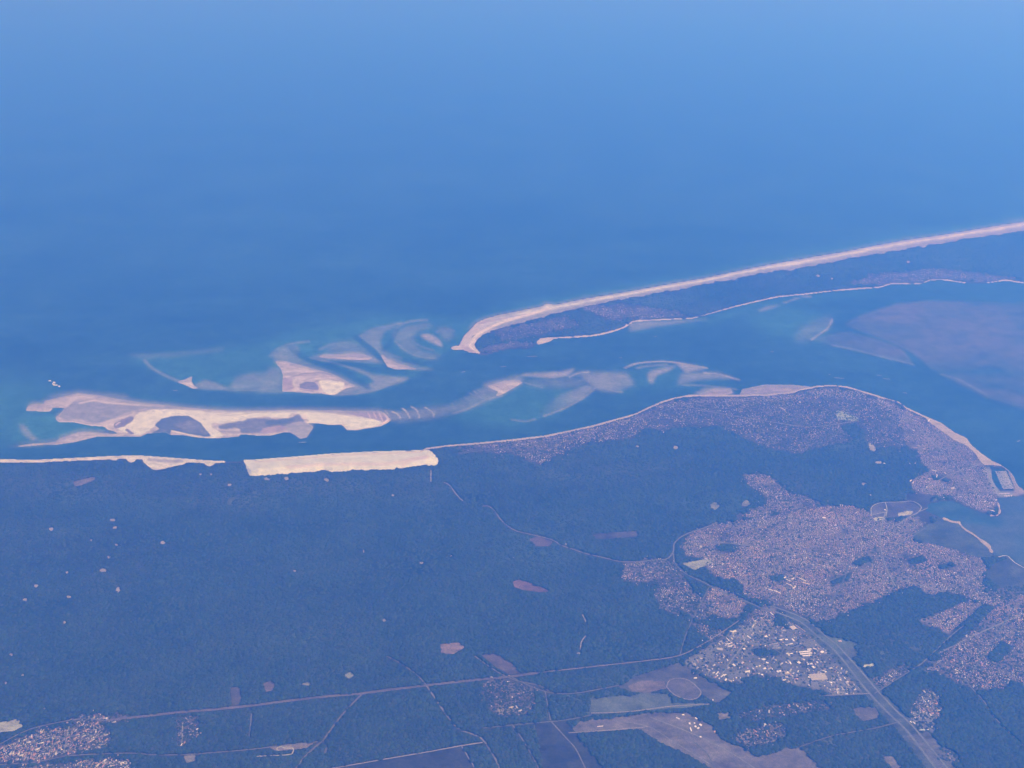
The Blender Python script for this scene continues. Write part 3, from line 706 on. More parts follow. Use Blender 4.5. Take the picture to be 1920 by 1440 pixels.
CLEARS = [(211, 975, 7, 3), (215, 989, 6, 3), (96, 992, 5, 4), (171, 1013, 2, 2), (219, 1021, 5, 2), (306, 1017, 6, 3.5), (205, 1044, 5, 4), (193, 1069, 10, 4.5), (126, 1073, 4, 2.5), (68, 1098, 6, 3), (48, 1125, 7, 3.5),
          (129, 1119, 6, 3), (221, 1106, 6, 6), (21, 1227, 7, 4), (52, 1171, 4, 1.5), (121, 1167, 3, 3), (43, 1266, 4, 1.5), (11, 1281, 2.5, 4), (74, 1293, 3, 1.5), (85, 1329, 4, 2), (376, 889, 3, 2),
          (396, 889, 3, 2), (430, 909, 6, 3), (682, 1033, 2, 4), (790, 1055, 5, 2.5), (845, 1042, 5, 1.5), (720, 1163, 5, 4), (553, 1070, 4, 1.5), (737, 929, 6, 1.5), (1062, 1020, 3, 3), (1195, 837, 5, 2), (1267, 839, 6, 4),
          (1620, 907, 6, 3), (963, 1044, 2, 2), (1085, 1225, 5, 2), (500, 898, 8, 3), (537, 897, 6, 4), (612, 900, 6, 5), (1647, 867, 8, 2.5), (1703, 491, 4, 2), (1534, 517, 6, 2), (1560, 522, 3, 1.5)]
STREET_AT = ['crossing the large inland town from the ring road', 'down the left part of the large inland town', 'through the centre of the large inland town', 'down from the marsh corner through the inland town',
             'slanting across the large inland town', 'through the right part of the inland town', 'through the seaside town to its point', 'just behind the seafront of the seaside town', 'short, down to the town beach',
             'across the lower seaside town', 'along the lower side of the industrial estate', 'down the middle of the industrial estate', 'on the left side of the industrial estate', 'past the dark grove of the industrial estate',
             'between three white halls and the cream warehouse', 'along the upper suburb beyond the railway', 'rising through the suburb beyond the railway', 'along the lower suburb beyond the railway',
             'through the villas among the trees', 'behind the shore houses above the dune', 'on the left of the forest village', 'in the middle of the forest village', 'along the length of the forest village']
STREETS = [[(1290, 1012), (1400, 1022), (1500, 1040), (1600, 1062), (1700, 1090), (1770, 1110)], [(1400, 975), (1440, 1020), (1470, 1070), (1480, 1130)], [(1560, 948), (1580, 1000), (1590, 1060), (1570, 1110), (1530, 1165)],
           [(1660, 960), (1650, 1010), (1660, 1060), (1680, 1100)], [(1440, 1140), (1530, 1100), (1640, 1050), (1735, 990)], [(1730, 1020), (1790, 1070), (1850, 1120)], [(1700, 780), (1740, 820), (1790, 870), (1840, 930)],
           [(1640, 750), (1690, 775), (1740, 800), (1800, 850), (1850, 905)], [(1720, 855), (1770, 840), (1810, 832)], [(1730, 920), (1780, 890), (1840, 870)], [(1330, 1215), (1400, 1235), (1480, 1255), (1560, 1290)],
           [(1380, 1180), (1430, 1205), (1480, 1235), (1520, 1270)], [(1420, 1160), (1400, 1200), (1370, 1240), (1350, 1270)], [(1490, 1180), (1470, 1215), (1450, 1260)], [(1560, 1225), (1530, 1255), (1500, 1285)],
           [(1760, 1225), (1830, 1190), (1920, 1150)], [(1800, 1290), (1850, 1220), (1900, 1140)], [(1740, 1240), (1800, 1250), (1900, 1262)], [(1280, 760), (1350, 775), (1440, 790), (1520, 800), (1600, 790)],
           [(860, 850), (960, 838), (1060, 822), (1180, 790), (1260, 765)], [(60, 1420), (70, 1375)], [(120, 1412), (130, 1360)], [(20, 1405), (100, 1385), (200, 1375)]]
ROADS = [
    ([(0, 1395), (60, 1366), (150, 1348), (200, 1351)], 12, (0.2, 0.18, 0.17), 'road along the top of the forest village', 2.4),
    ([(905, 1365), (985, 1357), (1060, 1350), (1110, 1340)], 12, (0.15, 0.15, 0.13), 'faint ride along the top of the plantation blocks', 2.4),
    ([(960, 1270), (1020, 1296), (1075, 1300), (1160, 1285)], 12, (0.17, 0.16, 0.14), 'faint track from the hamlet to the stable yards', 2.4),
    ([(1022, 1296), (1032, 1350)], 12, (0.16, 0.15, 0.14), 'short straight ride below the hamlet', 2.4),
    ([(1220, 1345), (1290, 1372), (1360, 1405), (1430, 1450)], 14, (0.22, 0.20, 0.18), 'faint runway line across the heath', 2.4),
    ([(1150, 1350), (1215, 1362), (1262, 1390), (1330, 1432)], 12, (0.20, 0.18, 0.16), 'faint runway edge along the lower side of the heath', 2.4),
    ([(1500, 1400), (1560, 1380), (1640, 1365), (1690, 1352)], 12, (0.15, 0.14, 0.13), 'faint track through the woods to the motorway', 2.4),
    ([(1330, 1100), (1290, 1180), (1275, 1228)], 12, (0.14, 0.14, 0.13), 'faint track down the forest edge', 2.4),
    # points, width m, colour, label, cut width px
    ([(200, 1351), (260, 1344), (330, 1336), (400, 1330), (470, 1323), (540, 1314), (620, 1305), (680, 1300), (740, 1292), (800, 1285), (870, 1277), (960, 1268), (1010, 1261)], 34, (0.16, 0.125, 0.12), 'broad pale firebreak road crossing the forest from the village', 4),
    ([(1010, 1261), (1100, 1251), (1200, 1240), (1270, 1230), (1310, 1212), (1350, 1188), (1390, 1160)], 13, (0.24, 0.19, 0.17), 'straight pinkish forest road running up to the industrial estate', 2),
    ([(800, 1286), (815, 1308), (830, 1330), (848, 1354), (862, 1368), (885, 1376), (902, 1384), (915, 1400), (930, 1425), (950, 1470), (970, 1520)], 20, (0.2, 0.17, 0.15), 'pale forest road bending down from the crossroads', 3),
    ([(678, 1302), (660, 1320), (640, 1342), (620, 1368), (605, 1388), (575, 1415), (552, 1445), (520, 1500)], 20, (0.17, 0.145, 0.13), 'pale forest track slanting down from the firebreak', 3),
    ([(725, 1230), (750, 1243), (780, 1264), (800, 1285)], 13, (0.16, 0.14, 0.125), 'faint track meeting the crossroads from above', 2),
    ([(890, 1230), (930, 1258), (965, 1275), (1010, 1285), (1030, 1296)], 13, (0.17, 0.15, 0.13), 'faint road passing the leaf-shaped clearing', 2),
    ([(620, 1441), (700, 1427), (800, 1410), (865, 1398), (905, 1392)], 13, (0.34, 0.28, 0.26), 'thin bright track along the felled block', 2.4),
    ([(865, 1398), (878, 1420), (892, 1445), (910, 1500)], 13, (0.24, 0.2, 0.18), 'thin track down the felled block edge', 2.4),
    ([(607, 1388), (612, 1400), (608, 1415)], 24, (0.14, 0.12, 0.10), 'short broad clearing track below the track junction', 3),
    ([(830, 905), (837, 906), (845, 912), (852, 922), (862, 934), (870, 940)], 13, (0.32, 0.28, 0.26), 'winding road behind the northern end of the dune', 2),
    ([(905, 949), (915, 949), (926, 956), (938, 973), (952, 986), (970, 996), (1000, 1003), (1035, 1012), (1052, 1022), (1075, 1030), (1100, 1038), (1130, 1045), (1165, 1053), (1200, 1053)], 15, (0.2, 0.17, 0.16), 'pale road winding through the forest to the town', 2),
    ([(1200, 1053), (1225, 1050), (1250, 1048), (1262, 1035), (1264, 1020), (1275, 1008), (1295, 998), (1320, 990), (1345, 980)], 18, (0.19, 0.18, 0.17), 'ring road curving round the west of the town', 2.5),
    ([(1262, 1035), (1266, 1055), (1285, 1075), (1320, 1092), (1350, 1108), (1400, 1128), (1440, 1145)], 20, (0.15, 0.15, 0.145), 'ring road running south-east below the town', 3),
    ([(1440, 1142), (1500, 1166), (1535, 1195), (1560, 1215), (1585, 1243), (1605, 1270), (1640, 1311), (1672, 1343), (1700, 1370), (1735, 1415), (1765, 1455), (1810, 1520)], 26, (0.17, 0.168, 0.165), 'southern carriageway of the motorway', 3),
    ([(1450, 1137), (1508, 1160), (1545, 1190), (1570, 1210), (1597, 1239), (1619, 1264), (1650, 1300), (1680, 1332), (1712, 1362), (1750, 1408), (1784, 1450), (1830, 1515)], 22, (0.19, 0.185, 0.18), 'northern carriageway of the motorway', 3),
    ([(1536, 1304), (1570, 1303), (1610, 1301), (1630, 1300)], 13, (0.24, 0.2, 0.19), 'pale road along the south of the industrial estate', 2),
    ([(-200, 1455), (0, 1434), (60, 1430), (130, 1417), (240, 1412), (280, 1415)], 14, (0.16, 0.14, 0.14), 'road between the two parts of the village', 2.5),
    ([(280, 1415), (340, 1415), (400, 1411), (470, 1405), (520, 1399), (600, 1390)], 13, (0.18, 0.16, 0.15), 'faint track linking village and racing loop', 2.4),
    ([(1092, 1152), (1098, 1165), (1100, 1172)], 13, (0.3, 0.27, 0.25), 'short upper piece of bright trail in the forest', 2.4),
    ([(1098, 1192), (1090, 1204), (1088, 1218)], 13, (0.34, 0.3, 0.28), 'short lower piece of bright trail in the forest', 2.4),
    ([(1812, 1275), (1820, 1288), (1845, 1315), (1865, 1345), (1900, 1380), (1940, 1415), (2050, 1500)], 13, (0.15, 0.14, 0.13), 'straight faint track through the eastern forest', 2.4),
    ([(960, 1358), (985, 1395), (1010, 1440), (1040, 1500)], 13, (0.17, 0.15, 0.14), 'plantation track left of the purple block', 2.4),
    ([(1033, 1352), (1060, 1382), (1080, 1405), (1100, 1445), (1130, 1500)], 13, (0.17, 0.15, 0.14), 'plantation track below the airfield corner', 2.4),
    ([(1635, 968), (1634, 952), (1650, 943), (1690, 941), (1712, 940), (1727, 950), (1722, 960), (1712, 966)], 13, (0.34, 0.32, 0.30), 'pale track looping round the marsh enclosure', 2.4),
    ([(1660, 942), (1663, 955), (1661, 968)], 13, (0.34, 0.32, 0.30), 'pale track dividing the marsh enclosure', 2.4),
    ([(1636, 965), (1650, 962), (1661, 960)], 13, (0.32, 0.30, 0.28), 'short pale track across the marsh enclosure', 2.4),
    ([(1650, 1003), (1680, 985), (1712, 965), (1740, 952)], 13, (0.26, 0.24, 0.25), 'straight railway line leaving the marsh corner', 2),
    ([(1872, 1044), (1888, 1042), (1900, 1052), (1930, 1070), (2150, 1190)], 13, (0.5, 0.47, 0.43), 'bright sea dyke path at the salt meadows', 2.4),
    ([(1640, 1300), (1700, 1262), (1730, 1242), (1782, 1193), (1808, 1172)], 13, (0.17, 0.16, 0.15), 'thin track beside the wooded railway corridor', 2.4),
    ([(1108, 1337), (1180, 1334), (1260, 1324), (1330, 1320)], 13, (0.3, 0.25, 0.22), 'thin pale line along the airfield strip', 2.4),
    ([(1066, 1374), (1130, 1370), (1200, 1364), (1215, 1362)], 13, (0.26, 0.22, 0.2), 'thin pale line at the lower heath edge', 2.4),
    ([(1250, 1288), (1254, 1277), (1266, 1272), (1284, 1273), (1298, 1280), (1314, 1297), (1306, 1309), (1288, 1311), (1264, 1302), (1250, 1288)], 13, (0.26, 0.22, 0.2), 'pale oval racecourse track', 2.4),
    ([(522, 1407), (519, 1403), (527, 1400), (536, 1403), (549, 1403), (549, 1410), (540, 1415), (480, 1418)], 13, (0.42, 0.38, 0.34), 'bright looping racing track in the bottom woods', 2),
    ([(471, 1328), (471, 1345), (468, 1372), (466, 1388)], 13, (0.18, 0.17, 0.16), 'thin vertical track below the firebreak road', 2.4),
    ([(342, 1355), (342, 1380), (340, 1398)], 13, (0.24, 0.22, 0.21), 'pale lane with sheds by the village', 2.4),
    ([(808, 882), (808, 890), (808, 904)], 13, (0.34, 0.31, 0.29), 'short access lane behind the dune end', 2.4),
    ([(1340, 1440), (1325, 1412), (1300, 1390)], 13, (0.12, 0.115, 0.1), 'faint taxi track at the heath edge', 2.4),
]

for k_, p_ in enumerate(STREETS):
    ROADS.append((p_, 15, (0.13, 0.13, 0.13) if k_ % 3 else (0.24, 0.22, 0.21), 'grey main street %s' % STREET_AT[k_], 2.2))
# masks
town_d = np.zeros((NV, NU), np.float32)
town_tree = np.zeros((NV, NU), np.float32)
town_masks = []
edge_n = noise(18, 7, 51, 3)
fray = noise(4, 2.5, 50, 1)
for nm, pts, dens, pink, tree, ang in TOWNS:
    m = (((blur(fill(pts), 3) + 1.1 * edge_n + 0.7 * fray) > 0.5) & (fill(pts, 4) > 0.12)).astype(np.float32)
    town_masks.append(m)
    np.maximum(town_d, m * dens, out=town_d)
grove = np.zeros((NV, NU), np.float32)
for g in GROVES:
    np.maximum(grove, ((blur(fill(g), 1) + 0.4 * edge_n) > 0.5).astype(np.float32), out=grove)
for m, (nm, pts, dens, pink, tree, ang) in zip(town_masks, TOWNS):
    m *= 1 - grove
    np.maximum(town_tree, m * tree, out=town_tree)
open_town = np.zeros((NV, NU), np.float32)
for m, t in zip(town_masks, TOWNS):
    np.maximum(open_town, m, out=open_town)
field_m = np.zeros((NV, NU), np.float32)
field_masks = []
fe_n = noise(6, 3, 52, 2)
for nm, pts, col, lab, cat in FIELDS:
    m = ((fill(pts, 0.6) + 0.12 * fe_n) > 0.5).astype(np.float32)
    field_masks.append(m)
    np.maximum(field_m, m, out=field_m)
clear_m = np.zeros((NV, NU), np.float32)
for (u, v, w, h) in CLEARS:
    q_ = (slice(int(v - V0) - 14, int(v - V0) + 14), slice(int(u - U0) - 24, int(u - U0) + 24))
    rr = ((UU[q_] - u) / (w / 1.6)) ** 2 + ((VV[q_] - v) / (h / 1.6)) ** 2
    clear_m[q_] = np.maximum(clear_m[q_], ((rr + 1.8 * fe_n[q_]) < 1))
road_m = np.zeros((NV, NU), np.float32)
for pts, w, col, lab, cw in ROADS:
    np.maximum(road_m, (dist(pts, cw + 2, 1.5) < cw * 0.7).astype(np.float32), out=road_m)

# dune
DTOP = [(457, 864.5), (480, 863.5), (560, 857.5), (620, 852.5), (700, 848.5), (790, 846), (803, 845), (824, 852)]
DBOT = [(457, 866), (462, 873), (465, 884), (470, 893), (500, 890), (540, 887), (560, 885), (590, 884), (608, 880), (625, 884), (655, 882), (665, 879), (700, 881), (730, 880), (760, 876), (790, 872),
        (800, 870), (808, 873), (817, 872), (822, 866), (818, 856), (810, 848)]
dune_poly = [(457, 863), (480, 862), (560, 856), (620, 851), (700, 847), (790, 844.5), (803, 844), (812, 849)] + DBOT[::-1][:-1]
dune_f = np.where(VV > np.interp(UU[0], [457, 800], [874, 856])[None, :], blur(fill(dune_poly), 2), blur(fill(dune_poly), 1)) + 0.75 * noise(6, 4, 61, 3) * (VV > np.interp(UU[0], [457, 800], [871, 852])[None, :])
dune_k = (dune_f > 0.48) & (fill(dune_poly, 3) > 0.1)
cape_sand_poly = CAPE_SEA + CAPE_INNER_SAND[::-1] + [(885, 661), (865, 656), (850, 655)]
csn = noise(14, 4, 62, 3)
cape_sand_f = blur(fill(cape_sand_poly), 2)
inner = np.interp(UU[0], [p[0] for p in CAPE_INNER_SAND[2:]], [p[1] for p in CAPE_INNER_SAND[2:]])[None, :]
cape_sand_f = cape_sand_f + 1.5 * csn * np.clip((VV - inner + 8) / 8, 0, 1)
cape_sand_k = (cape_sand_f > 0.5) & (blur(land_cape, 1) > 0.42) & (fill(cape_sand_poly, 4) > 0.03)
south_sand_f = np.zeros((NV, NU), np.float32)
for p in ([(-260, 858), (-100, 862), (0, 861), (60, 863), (120, 860), (200, 856), (255, 854), (300, 857), (380, 863), (415, 865), (440, 866), (400, 869), (380, 869), (300, 863), (235, 860), (200, 862),
           (120, 865), (60, 868), (0, 868), (-100, 868), (-260, 866)],
          [(234, 857), (258, 856), (254, 864), (247, 869), (240, 866)], [(266, 858), (300, 860), (345, 864), (356, 866), (340, 872), (315, 878), (295, 882), (285, 880), (275, 872), (268, 866)],
          [(380, 867), (402, 867), (400, 872), (392, 875), (385, 872)], [(204, 860), (222, 859), (220, 863), (212, 864)]):
    np.maximum(south_sand_f, fill(p), out=south_sand_f)
south_sand_f = blur(south_sand_f, 1) + 0.7 * noise(7, 3, 63, 2) * (VV > 863)
south_sand_k = south_sand_f > 0.5


def shore_band(pts, w, seed, edge=0.3):
    d = dist(pts, 14, 1.3)
    return d < (w / 2) * (1 + 1.1 * noise(16, 6, seed, 2)) + 0.2


north_beach_k = shore_band(MAIN_COAST[15:40], 4.2, 64) & (blur(land_main, 1) > 0.3)
town_beach_k = (shore_band(MAIN_COAST[38:50], 5, 65) | (blur(fill([(1733, 782), (1765, 795), (1790, 812), (1812, 823), (1820, 835), (1840, 852), (1862, 866), (1876, 873), (1845, 872), (1838, 866), (1828, 850),
                                                               (1812, 836), (1790, 826), (1765, 808), (1742, 792)]), 1) > 0.5)) & (blur(land_main, 1) > 0.4)
cape_bay_beach_k = shore_band(CAPE_BAY[1:23], 2.4, 66) & (blur(land_cape, 1) > 0.3)
cape_spit_k = shore_band([(1015, 635), (1045, 633), (1080, 631), (1110, 629), (1135, 624), (1160, 617), (1175, 610), (1173, 607)], 3.0, 67)
cape_spit_k |= blur(fill([(1006, 640), (1015, 634), (1040, 634), (1030, 640), (1008, 646)]), 1) > 0.5
salt_spit_k = shore_band([(1770, 973), (1784, 978), (1798, 980)], 5, 68) | shore_band([(1798, 981), (1808, 992), (1825, 1002), (1840, 1014)], 2.2, 69) | shore_band([(1840, 1014), (1851, 1022), (1858, 1034)], 6, 70)
point_spit_k = shore_band([(1871, 944), (1874, 955), (1873, 963), (1866, 967), (1858, 966)], 3, 71)

sand_k = dune_k | cape_sand_k | south_sand_k | north_beach_k | town_beach_k | cape_bay_beach_k | cape_spit_k | salt_spit_k | point_spit_k

# ------------------------------------------------------------------ land surface
G = 4.0
gh = blur(LAND, 1)
ground_h = np.clip((gh - 0.45) * 9, -0.6, G).astype(np.float32)
SOIL_WOOD = np.array((0.045, 0.045, 0.032))
SOIL_TOWN = np.array((0.145, 0.135, 0.125))
gt = np.ones((NV, NU, 3), np.float32) * SOIL_WOOD
for m, (nm, pts, dens, pink, tree, ang) in zip(town_masks, TOWNS):
    a = (blur(m, 1) * (0.95 - 0.75 * tree))[..., None]
    colr = (0.14, 0.152, 0.15) if nm in ('estate', 'camp') else SOIL_TOWN
    gt = gt * (1 - a) + np.array(colr) * a
gt *= (1 + 1.2 * noise(38, 12, 72, 4))[..., None]
quay = fill([(1838, 880), (1857, 876), (1864, 902), (1874, 921), (1904, 922), (1912, 930), (1874, 932), (1862, 925), (1855, 900)], 1)[..., None]
gt = gt * (1 - quay) + np.array((0.21, 0.23, 0.23)) * quay
mole = fill([(1886, 878), (1900, 884), (1912, 906), (1925, 925), (1900, 930), (1902, 915)], 1)[..., None]
gt = gt * (1 - mole) + np.array((0.24, 0.22, 0.19)) * mole
tag(sheet('ground', (gh > 0.44) & (land_cape < 0.5) & (VV > 700), ground_h, gt, M_SOIL, 3), 'flat mainland soil under the forest and towns', 'ground', kind='structure')
tag(sheet('ground', (gh > 0.44) & (VV < 700), ground_h, gt, M_SOIL, 3), 'low ground of the long wooded cape', 'ground', kind='structure')


def beach(keep, label, base=DRY, h=1.2, name='beach', var=0.25, vseed=80, tint=None):
    f = blur(keep.astype(np.float32), 1)
    hh = np.clip((f - 0.3) * 12, -0.5, G + h).astype(np.float32)
    if tint is None:
        tint = np.ones((NV, NU, 3), np.float32) * np.array(base, np.float32) * (1 + 2 * var * noise(18, 5, vseed, 3))[..., None]
    tag(sheet(name, keep, hh, tint, M_SAND, 1), label, 'beach', kind='structure')


# cape ocean beach: pale line of dry sand, greyer dune grass inland
cs_out = np.interp(UU[0], [p[0] for p in CAPE_SEA[4:]], [p[1] for p in CAPE_SEA[4:]])[None, :]
tpos = np.clip((VV - cs_out) / np.maximum(inner - cs_out, 4), 0, 1.4)
ct = np.ones((NV, NU, 3), np.float32) * np.array((0.30, 0.345, 0.32))
dryl = (np.exp(-((tpos - 0.32 - 0.25 * noise(30, 6, 79, 2)) / 0.15) ** 2) * (1 + 0.9 * noise(24, 5, 78, 3)))[..., None].clip(0, 1)
ct = ct * (1 - dryl) + np.array((0.53, 0.61, 0.55)) * dryl
grassy = (np.clip((tpos - 0.55) * 2.2, 0, 0.65) * np.clip(1 + 2.4 * noise(13, 6, 81, 3), 0.3, 1.4))[..., None]
ct = ct * (1 - grassy) + np.array((0.20, 0.215, 0.20)) * grassy
tipz = (np.clip((935 - UU) / 40, 0, 1))[..., None]
ct = ct * (1 - tipz) + np.array((0.42, 0.43, 0.38)) * tipz
for pts, w, e, col, am in [([(893, 640), (884, 642), (882, 650), (893, 662)], 3, 2, (0.6, 0.61, 0.52), 0.9), ([(888, 635), (900, 624), (940, 605), (990, 590), (1030, 578)], 4, 2.5, (0.6, 0.61, 0.51), 0.85),
                           ([(868, 650), (880, 656), (888, 660)], 6, 3, (0.32, 0.29, 0.29), 0.8), ([(900, 606), (930, 600), (950, 596)], 3, 2, (0.28, 0.25, 0.27), 0.75), ([(885, 632), (889, 629)], 1.5, 1, (0.1, 0.09, 0.09), 0.9),
                           ([(955, 594), (970, 592), (985, 589)], 1.2, 1.5, (0.2, 0.17, 0.18), 0.6), ([(872, 634), (884, 624), (896, 616)], 1, 1.5, (0.35, 0.3, 0.27), 0.5)]:
    a = (line(pts, w, e) * am)[..., None]
    ct = ct * (1 - a) + np.array(col) * a
ct *= (1 + 0.35 * noise(8, 3, 82, 2))[..., None]
beach(cape_sand_k, 'long pale ocean beach with dune grass along the cape', tint=ct)
st = np.ones((NV, NU, 3), np.float32) * np.array((0.50, 0.54, 0.47))
a = (line([(280, 862), (310, 864), (340, 865)], 5, 3) * 0.8)[..., None]
st = st * (1 - a) + np.array((0.26, 0.27, 0.25)) * a
st *= (1 + 0.6 * noise(10, 3, 83, 2))[..., None]
beach(south_sand_k, 'narrow sandy beach with scalloped blowouts south of the tall dune', tint=st)
beach(north_beach_k, 'thin sandy beach below the villas north of the dune', base=(0.36, 0.35, 0.30), vseed=84)
beach(town_beach_k, 'tan town beach running down to the marina', base=(0.35, 0.33, 0.25), vseed=85)
beach(cape_bay_beach_k, 'thin broken beach on the bay side of the cape', base=(0.36, 0.37, 0.33), var=0.5, vseed=86)
beach(cape_spit_k, 'slender curved sand spit hugging the cape', base=(0.42, 0.42, 0.36), vseed=87, name='sand_spit')
beach(salt_spit_k, 'tan curved spit in front of the salt meadow', base=(0.33, 0.30, 0.22), vseed=88, name='sand_spit')
beach(point_spit_k, 'small tan spit wrapping the town point', base=(0.32, 0.29, 0.22), vseed=89, name='sand_spit')

# the tall dune: long windward slope on the sea side, steeper slip face on the forest side
top = np.interp(UU[0], [p[0] for p in DTOP], [p[1] for p in DTOP])[None, :]
bx = [457, 470, 500, 540, 560, 590, 608, 625, 655, 665, 700, 730, 760, 790, 800, 817, 824]
by = [868, 893, 890, 887, 885, 884, 880, 884, 882, 879, 881, 880, 876, 872, 871, 871, 866]
bot = np.interp(UU[0], bx, by)[None, :]
t = np.clip((VV - top) / np.maximum(bot - top, 3), 0, 1)
t_c = 0.58 + 0.10 * noise(60, 30, 90, 2)
up = np.clip(t / t_c, 0, 1)
up = up * up * (3 - 2 * up)
dn = np.clip((1 - t) / (1 - t_c), 0, 1) ** 0.8
endf = np.clip((UU - 455) / 30, 0, 1) * np.clip((828 - UU) / 30, 0, 1)
dune_h = 0.3 + 4.2 * np.clip(t / 0.12, 0, 1) + 58 * np.minimum(up, dn) * endf * (1 + 0.35 * noise(30, 12, 91, 3))
dune_h = np.maximum(blur(dune_h.astype(np.float32), 1), ground_h + 0.6)
dt = np.ones((NV, NU, 3), np.float32) * np.array((0.545, 0.61, 0.525))
dt *= (1 + 0.22 * noise(28, 6, 92, 3) + 0.12 * noise(5, 3, 93, 2))[..., None]
for pts, w, e, col, am in [([(540, 876), (600, 871), (660, 870), (730, 869), (765, 862), (800, 856)], 3, 6, (0.5, 0.44, 0.40), 0.55),
                           ([(755, 872), (775, 862), (800, 858)], 5, 4, (0.48, 0.43, 0.40), 0.5), ([(480, 866), (560, 860), (620, 855), (700, 851), (790, 848)], 1.5, 2, (0.5, 0.42, 0.36), 0.6)]:
    a = (line(pts, w, e) * am)[..., None]
    dt = dt * (1 - a) + np.array(col) * a
tag(sheet('dune', dune_k, dune_h, dt, M_SAND, 1), 'tall bare cream sand dune between forest and channel', 'dune', kind='structure')

# fields, clearings, yards
FIELD_VAR = (1 + 1.0 * noise(40, 10, 75, 4) + 0.4 * noise(9, 3, 76, 2) + 0.25 * fe_n)[..., None]
for fi, (m, (nm, pts, col, lab, cat)) in enumerate(zip(field_masks, FIELDS)):
    col = (col[0] * 0.84, col[1] * 0.98, col[2] * 0.90)
    tint = FIELD_VAR * np.array(col, np.float32)
    o = sheet(nm, (m > 0.5) & (road_m < 2), G + 0.3 + 0.012 * fi, tint, M_SOIL, 1 if m.sum() < 3000 else 2)
    if o:
        tag(o, lab, cat, kind='structure')
for i, (u, v, w, h) in enumerate(CLEARS):
    q_ = (slice(int(v - V0) - 14, int(v - V0) + 14), slice(int(u - U0) - 24, int(u - U0) + 24))
    k = np.zeros((NV, NU), bool)
    k[q_] = (((UU[q_] - u) / (w / 1.7)) ** 2 + ((VV[q_] - v) / (h / 1.7)) ** 2 + 1.8 * fe_n[q_]) < 1
    g = 0.24 + 0.10 * RNG.random()
    if v > 1150:
        g *= 0.95
    o = sheet('clearing', k, G + 0.85 + 0.002 * i, np.array((g * 0.93, g * 0.95, g * 0.88)), M_SAND, 1)
    if o:
        tag(o, 'small pale sandy clearing cut into the dark forest', 'clearing', 'small pale clearings in the forest', kind='structure')


def ribbon(name, pts, width, col, z, label, cat, kind='structure', m=None):
    P = np.array(curve(pts, 5) if len(pts) > 2 else pts)
    x, y = at(P[:, 0], P[:, 1], z)
    d = np.gradient(np.c_[x, y], axis=0)
    d /= np.linalg.norm(d, axis=1)[:, None] + 1e-9
    nx, ny = -d[:, 1] * width / 2, d[:, 0] * width / 2
    n = len(x)
    co = np.r_[np.c_[x + nx, y + ny, np.full(n, z)], np.c_[x - nx, y - ny, np.full(n, z)]]
    i = np.arange(n - 1)
    f = np.stack([i, i + 1, n + i + 1, n + i], 1)
    tint = np.tile(col, (2 * n, 1)) * (1 + 0.3 * (RNG.random(2 * n)[:, None] - 0.5))
    return tag(mesh_ob(name, co, f, m or M_ROAD, tint=tint), label, cat, kind=kind)


for i, (pts, w, col, lab, cw) in enumerate(ROADS):
    col = (col[0] * 0.80, col[1] * 0.94, col[2] * 0.90)
    ribbon('road', pts, w, col, G + 1.0 + 0.02 * i, lab, 'track' if 'track' in lab or 'trail' in lab else 'road')

# ------------------------------------------------------------------ forest
forest_f = np.where(LAND > 0.5, 1.0, 0.0)
forest_f *= (blur(LAND, 1) > 0.8)
forest_f *= 1 - np.clip(open_town, 0, 1)
forest_f *= 1 - field_m
forest_f *= 1 - clear_m
forest_f *= 1 - road_m
forest_f *= 1 - sand_k
forest_f *= 1 - (quay[..., 0] > 0.4)
forest_f *= 1 - (mole[..., 0] > 0.4)
forest_f[(UU > 1700) & (VV > 925) & (VV < 1000) & (UU < 1745)] *= 0
fk = forest_f > 0.5
trunk_h = noise(7, 4, 95, 2) * 9 + noise(60, 20, 96, 3) * 14
canopy_h = (G + 13 + trunk_h).astype(np.float32)
inside = fk.copy()
inside[2:-2, 2:-2] = fk[2:-2, 2:-2] & fk[:-4, 2:-2] & fk[4:, 2:-2] & fk[2:-2, :-4] & fk[2:-2, 4:]
canopy_h = np.where(inside, canopy_h, 1.0).astype(np.float32)
PINE = np.array((0.031, 0.054, 0.033))
ft = np.ones((NV, NU, 3), np.float32) * PINE
var = 1 + 1.1 * noise(200, 50, 97, 4) + 0.5 * noise(45, 12, 94, 2) + 0.3 * noise(5, 3, 98, 2)
ft *= var[..., None]
warm = (np.clip(noise(220, 60, 99, 3) * 2.2, 0, 1))[..., None]
ft += warm * np.array((0.020, 0.010, 0.006))
for pts, am in (([(1000, 880), (1300, 860), (1320, 900), (1050, 920)], 0.012), ([(1580, 1180), (1760, 1190), (1700, 1240), (1640, 1220)], 0.03), ([(0, 880), (480, 885), (480, 935), (0, 935)], 0.018),
                ([(480, 890), (820, 880), (830, 930), (480, 925)], 0.016), ([(1700, 925), (1780, 935), (1760, 975), (1700, 960)], 0.05), ([(1100, 1340), (1000, 1330), (1000, 1290), (1150, 1260), (1180, 1290)], 0.022),
                ([(1490, 880), (1440, 885), (1480, 925), (1530, 935)], 0.02), ([(380, 1300), (480, 1300), (480, 1420), (300, 1440)], 0.012), ([(1560, 1310), (1700, 1380), (1600, 1500), (1450, 1420)], 0.02)):
    ft += fill(pts, 12)[..., None] * np.array((0.9, 0.8, 0.7)) * am
